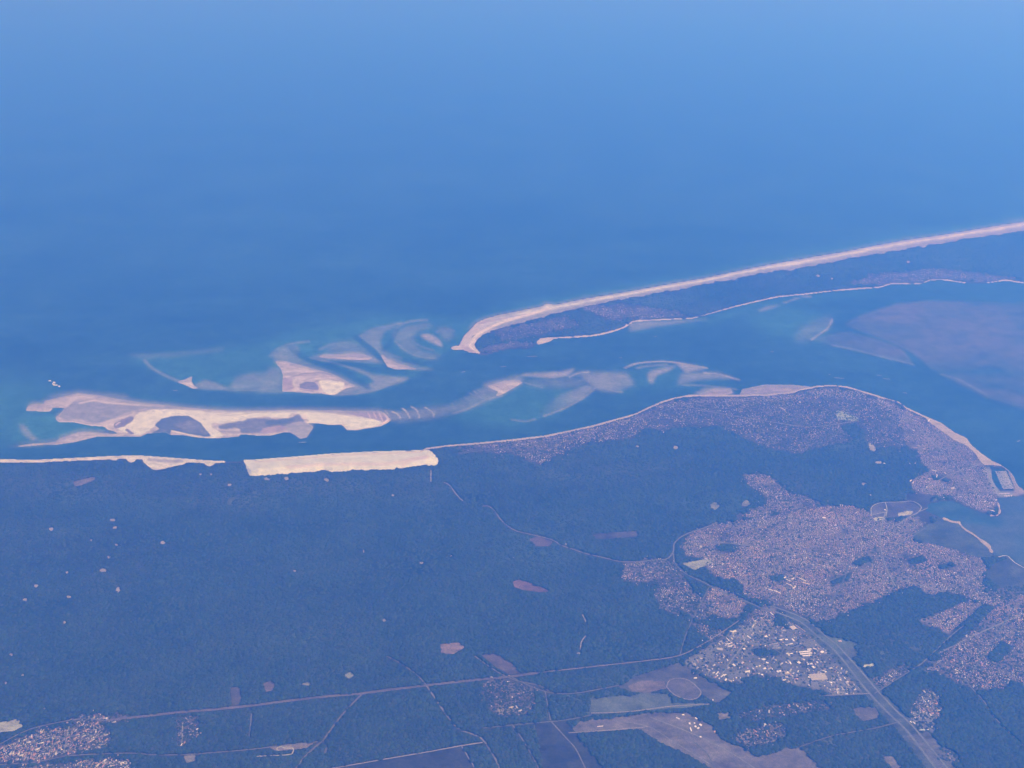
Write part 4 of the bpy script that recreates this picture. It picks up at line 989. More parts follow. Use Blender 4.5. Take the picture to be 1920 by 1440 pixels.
for pts, am in (([(0, 1130), (300, 1110), (420, 1180), (260, 1260), (0, 1280)], -.004), ([(480, 1320), (640, 1302), (600, 1380), (490, 1400)], .006), ([(690, 1300), (800, 1290), (850, 1360), (640, 1380)], -.003),
                ([(850, 1300), (900, 1290), (960, 1345), (890, 1370)], .006), ([(905, 1365), (1000, 1358), (1060, 1440), (940, 1440)], .012), ([(620, 1395), (860, 1370), (860, 1395), (640, 1430)], .006),
                ([(300, 1150), (700, 1080), (760, 1160), (380, 1230)], .004), ([(1120, 1250), (1270, 1232), (1250, 1270), (1180, 1285)], .012), ([(1000, 1120), (1150, 1100), (1220, 1200), (1060, 1240)], -.003),
                ([(280, 1345), (470, 1330), (465, 1395), (250, 1405)], .005), ([(1650, 1220), (1700, 1250), (1640, 1290), (1610, 1240)], .008), ([(1820, 1300), (1960, 1320), (1960, 1420), (1880, 1400)], .008),
                ([(1790, 1330), (1850, 1320), (1900, 1400), (1820, 1440)], -.003), ([(950, 900), (1250, 880), (1250, 960), (1000, 990)], -.003), ([(60, 1285), (320, 1270), (330, 1325), (80, 1340)], .005),
                ([(1480, 1330), (1580, 1310), (1600, 1400), (1500, 1390)], .006)):
    ft += fill(pts, 1)[..., None] * np.array((1.0, 1.0, 0.8)) * am * 1.6
o = sheet('forest', fk, canopy_h, ft, M_LEAF, 2, smooth=True)
tag(o, 'dark blue-green pine forest canopy covering the mainland and cape', 'forest', 'pine forest', kind='stuff')


def world_area_weight():
    depth = 8000 / np.maximum(np.sin(PITCH + np.arctan((VV[:, :1] - 720) / FPX)), 0.05)
    return depth


def crowns(name, mask, n, rmin, rmax, zbase, label, seed, col):
    rg = np.random.default_rng(seed)
    r, c = np.nonzero(mask)
    s = rg.integers(0, len(r), n)
    u = UU[r[s], c[s]] + rg.random(n) - 0.5
    v = VV[r[s], c[s]] + rg.random(n) - 0.5
    zb = zbase[r[s], c[s]] if isinstance(zbase, np.ndarray) else np.full(n, zbase)
    x, y = at(u, v, zb)
    R = rmin + (rmax - rmin) * rg.random(n) ** 1.5
    H = R * (0.55 + 0.5 * rg.random(n))
    k = 6
    ang = np.arange(k) * 2 * math.pi / k
    a = ang[None, :] + rg.random(n)[:, None] * 6.28
    rad = R[:, None] * (0.75 + 0.5 * rg.random((n, k)))
    X = np.c_[x[:, None] + rad * np.cos(a), x + R * 0.25 * (rg.random(n) - 0.5)]
    Y = np.c_[y[:, None] + rad * np.sin(a), y + R * 0.25 * (rg.random(n) - 0.5)]
    Z = np.c_[np.repeat((zb - 0.3)[:, None], k, 1) + H[:, None] * 0.25 * rg.random((n, k)), zb + H]
    co = np.stack([X, Y, Z], -1).reshape(-1, 3)
    base = (np.arange(n) * (k + 1))[:, None]
    f = np.stack([np.stack([base[:, 0] + j, base[:, 0] + (j + 1) % k, base[:, 0] + k], 1) for j in range(k)], 1).reshape(-1, 3)
    tt = np.array(col) * (0.8 + 0.4 * rg.random(n))[:, None] * (1 + 0.25 * (rg.random((n, 3)) - 0.5))
    tint = np.repeat(tt, k + 1, axis=0)
    return tag(mesh_ob(name, co, f, M_CROWN, tint=tint, smooth=True), label, 'trees', kind='stuff')


inframe = (UU > -60) & (UU < 1980) & (VV < 1500)
crowns('tree_crowns', fk & inframe & inside, 90000, 12, 30, canopy_h, 'individual pine crowns standing up out of the forest canopy', 101, (0.033, 0.055, 0.036))
pr = RNG.random((NV, NU))
crowns('garden_trees', (town_tree > pr * 0.9) & inframe & ~sand_k & (road_m < 0.5), 22000, 9, 20, G - 1, 'dark garden trees scattered between the houses', 102, (0.036, 0.052, 0.03))

# ------------------------------------------------------------------ buildings
ROOFS_PINK = [(0.32, 0.18, 0.15), (0.37, 0.23, 0.19), (0.42, 0.30, 0.27), (0.26, 0.15, 0.13)]
ROOFS_GREY = [(0.20, 0.20, 0.21), (0.34, 0.34, 0.34), (0.52, 0.52, 0.51), (0.13, 0.13, 0.14)]
WALLC = (0.42, 0.41, 0.37)


def house_arrays(x, y, ang, L, Wd, H, RH, roof, wall, z):
    """gabled houses as one vertex block; every argument an array of length n"""
    n = len(x)
    hx = np.array([-1, 1, 1, -1, -1, 1, 1, -1, -1, 1]) / 2.0
    hy = np.array([-1, -1, 1, 1, -1, -1, 1, 1, 0, 0]) / 2.0
    hz = np.array([0, 0, 0, 0, 1, 1, 1, 1, 1, 1])
    rz = np.array([0, 0, 0, 0, 0, 0, 0, 0, 1, 1])
    lx, ly = L[:, None] * hx, Wd[:, None] * hy
    ca, sa = np.cos(ang)[:, None], np.sin(ang)[:, None]
    X = x[:, None] + lx * ca - ly * sa
    Y = y[:, None] + lx * sa + ly * ca
    Z = z[:, None] + H[:, None] * hz + RH[:, None] * rz
    co = np.stack([X, Y, Z], -1).reshape(-1, 3)
    b = (np.arange(n) * 10)[:, None]
    quads = np.array([[0, 1, 5, 4], [1, 2, 6, 5], [2, 3, 7, 6], [3, 0, 4, 7], [4, 5, 9, 8], [6, 7, 8, 9]])
    tris = np.array([[5, 6, 9], [7, 4, 8]])
    fq = (b[:, :, None] + quads[None]).reshape(-1, 4)
    ftr = (b[:, :, None] + tris[None]).reshape(-1, 3)
    cq = np.stack([wall, wall, wall, wall, roof, roof], 1).reshape(-1, 3)
    ctr = np.stack([wall, wall], 1).reshape(-1, 3)
    return co, [fq, ftr], np.r_[cq, ctr]


HX, HY, HA, HP, HK, HQ = [], [], [], [], [], []
patch_n = noise(30, 11, 111, 3)
fine_n = noise(9, 5, 113, 2)
pink_n = noise(60, 20, 112, 3)
for m, (nm, pts, dens, pink, tree, ang) in zip(town_masks, TOWNS):
    core = blur(m, 7)
    P = np.array(pts, float)
    P[:, 0] = np.clip(P[:, 0], -60, 1985)
    P[:, 1] = np.clip(P[:, 1], 0, 1480)
    x, y = at(P[:, 0], P[:, 1], G)
    x0_, x1_, y0_, y1_ = x.min() - 60, x.max() + 60, y.min() - 60, y.max() + 60
    far = (y0_ + y1_) / 2 > 15500
    ns = max(1, int((x1_ - x0_) * (y1_ - y0_) / 330 ** 2))
    sx, sy = RNG.uniform(x0_, x1_, ns), RNG.uniform(y0_, y1_, ns)
    # every quarter of a town has its own street direction and plot size
    for q in range(ns):
        a = math.radians(ang + RNG.normal(0, 24))
        row, al = RNG.uniform(30, 46), RNG.uniform(15, 22)
        if far:
            row, al = row * 1.15, al * 1.25
        if nm == 'estate':
            row, al = RNG.uniform(44, 75), RNG.uniform(26, 48)
        Rr = 520
        I, J = np.meshgrid(np.arange(-int(Rr / row), int(Rr / row) + 1), np.arange(-int(Rr / al), int(Rr / al) + 1))
        I, J = I.ravel(), J.ravel()
        jit = 0.16
        lx = I * row + np.where(J % 2 == 0, -0.22, 0.22) * row + RNG.normal(0, jit * row, I.size)
        ly = J * al + RNG.normal(0, jit * al * 1.5, I.size)
        ly = ly + 25 * np.sin(lx / 190 + q)
        X = sx[q] + lx * math.cos(a) - ly * math.sin(a)
        Y = sy[q] + lx * math.sin(a) + ly * math.cos(a)
        u, v = to_px(X, Y, G)
        ok = (look(m, u, v) > 0.5) & (u > -40) & (u < 1970) & (v < 1475)
        if not ok.any():
            continue
        X, Y, u, v = X[ok], Y[ok], u[ok], v[ok]
        near = np.argmin((X[:, None] - sx[None]) ** 2 + (Y[:, None] - sy[None]) ** 2, 1) == q
        pr_ = np.clip(np.clip(look(core, u, v) * 1.5 - 0.1, 0.25, 1) * dens * (0.84 + 3.0 * look(patch_n, u, v) + 1.2 * look(fine_n, u, v)) + (0.12 if dens > 0.8 else 0), 0, 1)
        ok = near & (look(sand_k, u, v) < 0.5) & (look(road_m, u, v) < 0.5) & (look(field_m, u, v) < 0.5) & (RNG.random(len(X)) < pr_)
        X, Y, u, v = X[ok], Y[ok], u[ok], v[ok]
        HX.append(X)
        HY.append(Y)
        HA.append(np.full(len(X), a) + RNG.normal(0, 0.15, len(X)) + (RNG.random(len(X)) < 0.4) * math.pi / 2)
        HP.append(np.clip(pink + 1.5 * look(pink_n, u, v) + RNG.normal(0, 0.12), 0, 1))
        HK += [nm] * len(X)
        HQ.append(np.full(len(X), np.clip(RNG.normal(1.0, 0.22), 0.6, 1.5)))
# stray houses in the fringes of the woods
fringe = (blur(open_town, 9) > 0.12) & fk
r_, c_ = np.nonzero(fringe & inframe)
s_ = RNG.integers(0, len(r_), 500)
fx_, fy_ = at(UU[r_[s_], c_[s_]], VV[r_[s_], c_[s_]], G + 14)
HX.append(fx_); HY.append(fy_); HA.append(RNG.random(500) * 3); HP.append(np.full(500, 0.5)); HK += ['fringe'] * 500; HQ.append(np.ones(500))
HX, HY, HA, HP, HQ = map(np.concatenate, (HX, HY, HA, HP, HQ))
HK = np.array(HK)
NH = len(HX)
print('houses', NH)
isp = RNG.random(NH) < HP
rc = np.where(isp[:, None], np.array(ROOFS_PINK)[RNG.integers(0, 4, NH)], np.array(ROOFS_GREY)[RNG.choice(4, NH, p=[0.35, 0.30, 0.22, 0.13])])
bright = RNG.random(NH) < np.where(HK == 'estate', 0.26, 0.045)
rc = np.where(bright[:, None], np.array((0.74, 0.73, 0.70)), rc)
rc = np.clip(rc * (HQ * (0.85 + 0.3 * RNG.random(NH)))[:, None], 0, 0.8)
L = 10 + 9 * RNG.random(NH)
Wd = 7 + 5 * RNG.random(NH)
large = (RNG.random(NH) < 0.025) & ~np.isin(HK, ['fringe', 'villas', 'pines', 'capewoods'])
L = np.where(large, L * 2.4, L)
Wd = np.where(large, Wd * 1.5, Wd)
Hh = 3.2 + 3.5 * (RNG.random(NH) < 0.4)
big = (HK == 'estate')
kb = np.exp(RNG.normal(0, 0.35, NH))
L = np.where(big & ~large, L * 1.5 * kb, L)
Wd = np.where(big, Wd * 1.55, Wd)
rc = np.where((big & ~bright)[:, None], rc * 0.95, rc)
Hh = np.where(big, 6.5, Hh)
wd = np.isin(HK, ['villas', 'pines', 'capewoods', 'sparsewood'])
L = np.where(wd, L * 1.15, L)
RH = np.where(big, 1.0, 2.4)
hz = np.where(HK == 'fringe', G + 9, G - 0.2)
wall = np.tile(WALLC, (NH, 1)) * (0.85 + 0.3 * RNG.random(NH))[:, None]
pu, pv = to_px(HX, HY, G)
DESC = {
    'lowerleft': ('small tiled house in the forest village at the lower left', 'houses of the forest village'),
    'gujan': ('small pink-roofed house in the suburb beyond the wooded railway corridor', 'houses of the eastern suburb'),
    'camp': ('small pale cabin on the campsite east of the motorway', 'cabins of the campsite'),
    'airfield': ('small house in the hamlet beside the airfield hangars', 'houses beside the airfield'),
    'sparsewood': ('small house among the trees north of the airfield hamlet', 'houses in the thin woods'),
    'railside': ('small house in the wooded strip between motorway and railway', 'houses between motorway and railway'),
    'estate': ('small flat-roofed workshop in the industrial estate', 'workshops of the industrial estate'),
    'hamlet': ('small isolated house in the forest hamlet', 'houses of the forest hamlet')}
cand = np.nonzero(np.isin(HK, ['lowerleft', 'gujan', 'camp', 'airfield', 'sparsewood', 'railside', 'estate', 'hamlet']) & (pu > 2) & (pu < 1918) & (pv < 1436) & (pv > 1180))[0]
size = L * Wd * (pv / 1300) ** 3
order = cand[np.argsort(-size[cand])]
ws = [i for i in order if HK[i] == 'estate'][:110]
hs = [i for i in order if HK[i] != 'estate'][:265]
chosen = np.array(ws + hs)
rest = np.ones(NH, bool)
rest[chosen] = False
co, fl, fc = house_arrays(HX[rest], HY[rest], HA[rest], L[rest], Wd[rest], Hh[rest], RH[rest], rc[rest], wall[rest], hz[rest])
tag(mesh_ob('houses', co, fl, M_BUILD, ftint=fc), 'thousands of small pink, grey and white roofs filling the towns', 'houses', kind='stuff')
one = np.ones(1)
def compass(dx, dy):
    a = math.degrees(math.atan2(dx, dy)) % 360
    return ['above', 'up and right of', 'right of', 'down and right of', 'below', 'down and left of', 'left of', 'up and left of'][int((a + 22.5) // 45) % 8]


def side(dx, dy):
    a = math.degrees(math.atan2(dx, dy)) % 360
    return ['upper', 'upper right', 'right', 'lower right', 'lower', 'lower left', 'left', 'upper left'][int((a + 22.5) // 45) % 8]


def thing_label(i):
    col = 'white' if bright[i] else ('pink' if isp[i] else ('grey' if rc[i][0] < 0.3 else 'pale'))
    base, grp = DESC[HK[i]]
    ks = HK == HK[i]
    mx_, my_ = HX[ks].mean(), HY[ks].mean()
    dx, dy = HX[i] - mx_, HY[i] - my_
    r = math.hypot(dx, dy) / (np.hypot(HX[ks] - mx_, HY[ks] - my_).mean() + 1)
    if HK[i] == 'estate':
        px, py = HX[i], HY[i]
        best = min(LANDMARKS, key=lambda l: (l[0] - px) ** 2 + (l[1] - py) ** 2)
        w_ = best[2].split()
        return '%s workshop just %s the %s' % (col, compass(px - best[0], py - best[1]), ' '.join(w_[:9])), grp
    where = 'near the middle of' if r < 0.45 else ('on the %s side of' % side(dx, dy) if r < 1.1 else 'at the outer %s edge of' % side(dx, dy))
    noun = {'camp': 'cabin'}.get(HK[i], 'house')
    shape = 'long ' if L[i] > 19 else ('tall ' if Hh[i] > 5 else 'low ')
    return '%s%s-roofed %s %s the %s' % (shape, col, noun, where, {'lowerleft': 'forest village', 'gujan': 'suburb by the railway', 'camp': 'campsite by the motorway',
            'airfield': 'airfield hamlet', 'sparsewood': 'thin woods above the airfield', 'railside': 'strip between motorway and railway', 'hamlet': 'isolated forest hamlet'}[HK[i]]), grp


protos = {}
later = []
LANDMARKS = []
for i in chosen:
    ki = (int(isp[i]), int(bright[i]), int(big[i]), int(rc[i][0] * 7))
    if ki not in protos:
        co, fl, fc = house_arrays(0 * one, 0 * one, 0 * one, L[i:i + 1], Wd[i:i + 1], Hh[i:i + 1], RH[i:i + 1], rc[i:i + 1], wall[i:i + 1], 0 * one)
        o = mesh_ob('workshop' if big[i] else 'house', co, fl, M_BUILD, ftint=fc)
        protos[ki] = o
    else:
        o = protos[ki].copy()
        o.name = 'workshop' if big[i] else 'house'
        C.objects.link(o)
    o.location = (HX[i], HY[i], G - 0.2)
    o.rotation_euler = (0, 0, HA[i])
    later.append((o, i))

WHITE, CREAM, GREYR, REDR = (0.78, 0.77, 0.74), (0.62, 0.58, 0.46), (0.36, 0.37, 0.37), (0.42, 0.20, 0.14)
PARAPET = (0.5, 0.49, 0.46)


def hall(u0, v0, u1, v1, width, height, roof, label, cat='warehouse', name='warehouse', group=None, ridge=1.6, vents=True):
    """long building between two photo points (axis), width in metres; wall box, roof and roof lights"""
    zz = G
    (xa, xb), (ya, yb) = [np.array(t) for t in at([u0, u1], [v0, v1], zz + height)]
    cx, cy = (xa + xb) / 2, (ya + yb) / 2
    Ln = math.hypot(xb - xa, yb - ya)
    an = math.atan2(yb - ya, xb - xa)
    e = bpy.data.objects.new(name, None)
    C.objects.link(e)
    e.location = (cx, cy, zz - 0.2)
    e.rotation_euler = (0, 0, an)
    tag(e, label, cat, group)
    if name == 'warehouse' and len(label.split()) < 8 and 'slanting' not in label:
        LANDMARKS.append((cx, cy, label))
    h, w2, l2 = height, width / 2, Ln / 2
    wv = [(-l2, -w2, 0), (l2, -w2, 0), (l2, w2, 0), (-l2, w2, 0), (-l2, -w2, h), (l2, -w2, h), (l2, w2, h), (-l2, w2, h)]
    wf = [(0, 1, 5, 4), (1, 2, 6, 5), (2, 3, 7, 6), (3, 0, 4, 7)]
    mesh_ob('wall', wv, np.array(wf), M_BUILD, tint=np.tile(np.array(roof) * 0.8, (8, 1)), parent=e)
    q = 0.6
    rv = [(-l2 - q, -w2 - q, h + 0.01), (l2 + q, -w2 - q, h + 0.01), (l2 + q, 0, h + ridge), (-l2 - q, 0, h + ridge), (l2 + q, w2 + q, h + 0.01), (-l2 - q, w2 + q, h + 0.01),
          ]
    rf = [(0, 1, 2, 3), (3, 2, 4, 5)]
    r = mesh_ob('roof', rv, np.array(rf), M_BUILD, tint=np.tile(roof, (6, 1)), parent=e)
    if vents and Ln > 45:
        k = max(2, int(Ln / 18))
        sv, sf = [], []
        for i in range(k):
            x0 = -l2 + (i + 0.5) * Ln / k - 1.5
            for sgn in (-1, 1):
                y0, y1 = sgn * w2 * 0.25, sgn * w2 * 0.8
                z0, z1 = h + ridge * 0.75 + 0.12, h + ridge * 0.2 + 0.12
                b = len(sv)
                sv += [(x0, y0, z0), (x0 + 3, y0, z0), (x0 + 3, y1, z1), (x0, y1, z1)]
                sf.append((b, b + 1, b + 2, b + 3))
        mesh_ob('roof_light', sv, np.array(sf), M_BUILD, tint=np.tile(np.array(roof) * 0.62, (len(sv), 1)), parent=r)
    return e


H_ = hall
H_(1498, 1222.6, 1520, 1220.2, 17, 9, WHITE, 'northernmost of three long white parallel industrial halls')
H_(1500, 1226.2, 1522, 1223.9, 17, 9, WHITE, 'middle of three long white parallel industrial halls')
H_(1505, 1229.6, 1521, 1228.0, 16, 9, WHITE, 'southernmost and shortest of three long white parallel halls')
H_(1513.5, 1217.6, 1521.5, 1216.4, 16, 9, WHITE, 'short white hall right above the three parallel halls')
H_(1524, 1215, 1531, 1217, 12, 8, (0.66, 0.66, 0.64), 'slim grey-white shed beside the motorway, by the three halls')
H_(1539, 1223, 1544, 1221, 30, 9, WHITE, 'blocky white building between the three halls and motorway')
H_(1519, 1270, 1549, 1267.5, 105, 11, (0.40, 0.38, 0.31), 'huge flat cream-roofed warehouse south of the industrial estate', ridge=0.8)
H_(1515, 1269, 1520, 1270, 28, 8, (0.66, 0.62, 0.54), 'pale annex at the west end of the huge cream warehouse')
H_(1483, 1178, 1491, 1175, 62, 10, (0.50, 0.47, 0.43), 'large pale square store beside the motorway')
H_(1491, 1171, 1510, 1184, 7, 7, (0.52, 0.42, 0.40), 'long thin pinkish arcade beside the large square store', cat='building', name='building')
H_(1367, 1181.5, 1374, 1184.5, 22, 8, (0.74, 0.73, 0.58), 'west wing of the bright cream V-shaped hall')
H_(1373, 1185, 1380, 1182, 22, 8, (0.74, 0.73, 0.58), 'east wing of the bright cream V-shaped hall')
H_(1344, 1216, 1355, 1217, 36, 8, (0.45, 0.43, 0.36), 'beige broad hall at the forest edge of the estate')
H_(1401, 1192, 1408, 1196.5, 14, 7, WHITE, 'slanting white hall north of the estate centre')
H_(1434, 1193, 1438.5, 1192.3, 20, 8, WHITE, 'white hall with a red neighbour north of the parallel grey sheds')
H_(1435, 1188, 1438, 1188.5, 26, 7, REDR, 'red-roofed building touching a white hall')
H_(1393, 1216.5, 1397.5, 1216, 22, 8, WHITE, 'lone white box hall in the north of the estate')
H_(1446, 1207.8, 1459, 1206.5, 9, 6, GREYR, 'upper of three slim grey parallel sheds')
H_(1450, 1211.5, 1459, 1210.5, 9, 6, GREYR, 'middle of three slim grey parallel sheds')
H_(1448, 1215.2, 1463, 1214.2, 9, 6, GREYR, 'lower of three slim grey parallel sheds')
H_(1425, 1219.5, 1443, 1217.5, 9, 6, GREYR, 'long slim grey shed west of the dark grove')
H_(1420, 1226, 1432, 1224.5, 12, 6, (0.28, 0.28, 0.29), 'dark grey shed at the west end of the grove')
H_(1472, 1199.2, 1477, 1198.5, 18, 7, WHITE, 'white box west of a tilted white hall in the north-east estate')
H_(1485, 1197.5, 1489, 1201.5, 18, 7, WHITE, 'tilted white hall in the north-east estate')
H_(1476, 1224, 1480, 1229, 22, 7, CREAM, 'cream hall beside the ochre yard in the estate')
H_(1428, 1236, 1434, 1235.6, 18, 7, WHITE, 'white hall just south of the dark grove')
H_(1436.5, 1242, 1441, 1243, 18, 7, WHITE, 'white hall second row south of the grove')
H_(1374, 1245, 1378, 1248, 22, 8, (0.72, 0.71, 0.64), 'tilted cream-white hall in the west estate')
H_(1391, 1241, 1395, 1243, 20, 7, REDR, 'orange-red roofed hall in the west estate')
H_(1391.5, 1241, 1395, 1242, 10, 9, WHITE, 'small white block on the orange-red hall site')
H_(1397, 1260, 1406, 1257.5, 17, 8, WHITE, 'long white hall at the south of the west estate')
H_(1427, 1264.5, 1431, 1264.8, 19, 7, WHITE, 'white box at the southern estate edge by the trees')
H_(1481, 1241, 1483, 1245, 16, 7, WHITE, 'slim tilted white hall in the estate middle')
H_(1496, 1240.5, 1500, 1243, 34, 8, (0.74, 0.72, 0.64), 'big cream-white square hall in the estate middle')
H_(1513, 1245.5, 1517, 1244.5, 14, 7, WHITE, 'small white hall west of a grey-white pair')
H_(1519, 1244.5, 1523.5, 1244, 26, 7, (0.6, 0.6, 0.58), 'grey-white hall north of the bright tilted hall')
H_(1523, 1249, 1527, 1252, 24, 8, WHITE, 'bright tilted white hall north of the huge cream warehouse')
H_(1531, 1240.5, 1534, 1242.5, 16, 7, WHITE, 'small white hall nearest the motorway bend')
H_(1456, 1257, 1459.5, 1260, 18, 7, WHITE, 'small tilted white hall in the southern estate')
H_(1445, 1254.5, 1449, 1254, 14, 7, WHITE, 'small white hall west of the southern tilted hall')
H_(1471, 1262, 1480, 1261, 44, 7, (0.40, 0.36, 0.26), 'ochre-roofed broad building in the southern estate')
H_(1475, 1260.5, 1478, 1260, 16, 9, WHITE, 'white block beside the ochre-roofed building')
H_(1301, 1271.3, 1306.5, 1270.5, 13, 7, WHITE, 'white pair-like hall at the racecourse side of the estate')
H_(1366, 1283, 1371, 1285.5, 14, 6, (0.68, 0.62, 0.6), 'pinkish-white building at the estate south tip')
H_(1312, 1234, 1317, 1234.3, 13, 7, (0.6, 0.57, 0.5), 'cream building above the brown lot in the west estate')
H_(1643, 1217, 1648.5, 1217.8, 15, 8, WHITE, 'lone bright white box in the woods beyond the motorway')
H_(1611, 1239.5, 1613.5, 1239.3, 16, 7, WHITE, 'small white building by the pale gravel yard')
H_(1572, 1202, 1578, 1201.5, 22, 6, (0.5, 0.40, 0.30), 'tan-roofed building on the green verge')
H_(1583, 1270, 1585, 1272.5, 10, 7, WHITE, 'tiny white building by the motorway near the ochre plot')
H_(1336.5, 1311, 1337, 1313.5, 9, 10, WHITE, 'small white building alone south of the racecourse')
H_(1278.5, 1340, 1283, 1339.6, 12, 8, WHITE, 'white hangar at the north of the airfield cluster', cat='hangar', name='hangar')
H_(1291.5, 1356, 1294.5, 1356, 22, 8, WHITE, 'western square white hangar on the airfield', cat='hangar', name='hangar')
H_(1301, 1355.5, 1303.5, 1355.5, 14, 8, WHITE, 'small upper middle white hangar on the airfield', cat='hangar', name='hangar')
H_(1302.5, 1362, 1305.5, 1361.5, 20, 8, WHITE, 'central square white hangar on the airfield', cat='hangar', name='hangar')
H_(1311.5, 1357.5, 1315.5, 1360, 22, 9, WHITE, 'eastern large white hangar on the airfield', cat='hangar', name='hangar')
H_(1307.5, 1366, 1310.5, 1363.8, 14, 8, WHITE, 'slanting white hangar south of the eastern hangar', cat='hangar', name='hangar')
H_(1294.2, 1364, 1296.4, 1370.5, 12, 8, WHITE, 'long narrow white hangar pointing down the airfield', cat='hangar', name='hangar')
H_(1312, 1381.3, 1315, 1381, 16, 7, WHITE, 'isolated small white hangar south of the cluster', cat='hangar', name='hangar')
H_(1268, 1345, 1274, 1348, 14, 5, (0.6, 0.6, 0.58), 'row of pale sheds at the west of the airfield cluster', cat='shed', name='shed')
H_(1303.5, 1345.5, 1307.5, 1348, 13, 6, WHITE, 'slanting pale hangar north of the central hangars', cat='hangar', name='hangar')
H_(1338, 1371, 1350, 1369.5, 36, 5, (0.48, 0.33, 0.22), 'orange-tan roofed hall east of the hangars', cat='hall', name='hall')
H_(1431, 1359, 1437, 1357, 26, 6, (0.5, 0.52, 0.46), 'pale greenish building in the thin woods east of the airfield', cat='building', name='building')
H_(1459, 1347, 1461.5, 1347, 10, 6, WHITE, 'tiny white building north-east of the pale greenish one', cat='building', name='building')
H_(948, 1277.6, 954.5, 1277.9, 10, 7, WHITE, 'long white building in the forest hamlet', cat='building', name='building')
H_(954, 1327, 963, 1326, 34, 5, (0.48, 0.42, 0.28), 'ochre building at the south of the forest hamlet', cat='building', name='building')
H_(1120, 1362, 1131, 1361, 7, 5, WHITE, 'thin white shed on the lower heath field', cat='shed', name='shed')
H_(339, 1398, 341.5, 1394, 8, 5, WHITE, 'small white shed at the lane end below the firebreak', cat='shed', name='shed')
H_(368, 1368, 371.5, 1366, 14, 6, (0.6, 0.62, 0.62), 'pale shed by the village lane', cat='shed', name='shed')
H_(294, 1388.5, 300, 1387, 13, 4, (0.42, 0.40, 0.36), 'small pale building alone in the wood right of the village', cat='building', name='building')
H_(1706.5, 1352, 1710, 1354.5, 11, 6, WHITE, 'west white hall on the campsite', cat='hall', name='hall')
H_(1712, 1353, 1716.5, 1357.5, 9, 6, WHITE, 'slanting white hall on the campsite', cat='hall', name='hall')
H_(1725, 1367.5, 1736, 1368.5, 15, 5, (0.40, 0.52, 0.46), 'greenish roofed building at the campsite bottom', cat='building', name='building')
H_(1668, 1266, 1673, 1269, 10, 5, (0.6, 0.6, 0.48), 'cream building in the railway strip', cat='building', name='building')
for o, i in later:
    lab, grp = thing_label(i)
    tag(o, lab, 'workshop' if big[i] else ('cabin' if HK[i] == 'camp' else 'house'), grp)
# apartment blocks with white slabs in the south of the town
FL = 'flats'
for (a, b, c, d, lab) in [
    (1468, 1084, 1474, 1081, 'upper-left short slab of the white flats'), (1474, 1086, 1482, 1089, 'second slab of the white flats, slanting down'), (1484, 1086, 1489, 1083, 'short slab rising at the middle of the flats'),
    (1474, 1093, 1486, 1099, 'long cream slab in the middle of the flats'), (1486, 1103, 1492, 1099, 'lowest short slab of the white flats'), (1499, 1084, 1511, 1089, 'long upper-right slab of the flats'),
    (1505, 1092, 1518, 1095, 'cream slab at the right end of the flats'), (1440, 1104, 1449, 1107, 'western of two white slabs by the ring road'), (1451, 1107, 1464, 1112, 'eastern of two white slabs by the ring road'),
    (1444, 1148, 1450, 1153, 'white slab block south of the ring road junction')]:
    hall(a, b, c, d, 12, 14, (0.72, 0.69, 0.62) if 'cream' not in lab else (0.66, 0.56, 0.44), lab, 'apartment block', 'apartment_block', 'white flats in the southern town', ridge=0.5)
for (a, b, c, d, w, lab) in [
    (1716.2, 869, 1716.6, 866, 14, 'tall white slab at the edge of the park woods'), (1702, 867.5, 1707, 869.5, 12, 'white block left of the tall slab'), (1683, 875, 1685.5, 873, 14, 'white block at the left end of the park row'),
    (1657, 868, 1660, 870, 16, 'bright blue-white block in the park row'), (1663, 871, 1668, 872, 12, 'low white block in the middle of the park row'), (1672, 871, 1676, 871, 14, 'white block right of the middle in the park row'),
    (1747, 881, 1756, 883, 12, 'long white curved block under the town park'), (1756.5, 895, 1757, 889.5, 10, 'upright white slab inside the town woods'), (1770, 886, 1774, 887.5, 10, 'small white block east of the upright slab'),
    (1783, 915, 1789, 914.5, 16, 'bright white hall north of the marsh'), (1749, 934, 1755, 934.8, 12, 'white shed by the pale marsh corner'), (1768, 932, 1774, 933, 12, 'second white shed by the marsh corner'),
    (1682.8, 910, 1683.2, 907.5, 12, 'leftmost white tower of the town row'), (1692.6, 909, 1694.5, 904, 10, 'second white tower of the town row'), (1702.6, 907, 1703.6, 904.5, 10, 'third white tower of the town row'),
    (1706.5, 902, 1709, 899.5, 12, 'fourth white tower of the town row'), (1711, 906, 1713, 903, 10, 'fifth white tower of the town row'), (1658.5, 956, 1660, 955, 14, 'white block beside the small grove'),
    (1740, 790, 1742.5, 786, 12, 'white seafront block at the top of the beach'), (1711, 806, 1715, 807.5, 20, 'cream hall in the old town'), (1857, 956, 1868, 959.5, 14, 'big white boat hall on the town point'),
    (1498, 753.5, 1501, 753.2, 14, 'white building above the red villa quarter'), (1462, 764, 1472, 768, 10, 'pale long building in the western villas'), (1542, 970.5, 1548, 970, 22, 'bright white hall below the tan strip'),
    (1570, 945.5, 1572.5, 945.2, 14, 'western of three small white blocks in a row'), (1575, 946.6, 1576.6, 946.4, 13, 'middle of three small white blocks in a row'), (1579, 946.8, 1580.6, 946.6, 13, 'eastern of three small white blocks in a row'),
    (1243, 810, 1244.5, 810, 14, 'tiny bright white tower at the forest edge of the villas'), (1618.5, 944, 1620.5, 944, 18, 'white round-looking block above the marsh track'),
    (1631, 928, 1634, 928, 12, 'pale block south of the hospital sheds')]:
    hall(a, b, c, d, w, 14, WHITE if 'cream' not in lab else CREAM, lab, 'building', 'town_building', ridge=0.5, vents=False)
hall(1544, 969, 1558, 960, 8, 5, (0.5, 0.38, 0.30), 'long thin tan strip building pointing at the white hall', 'building', 'town_building', ridge=0.5, vents=False)
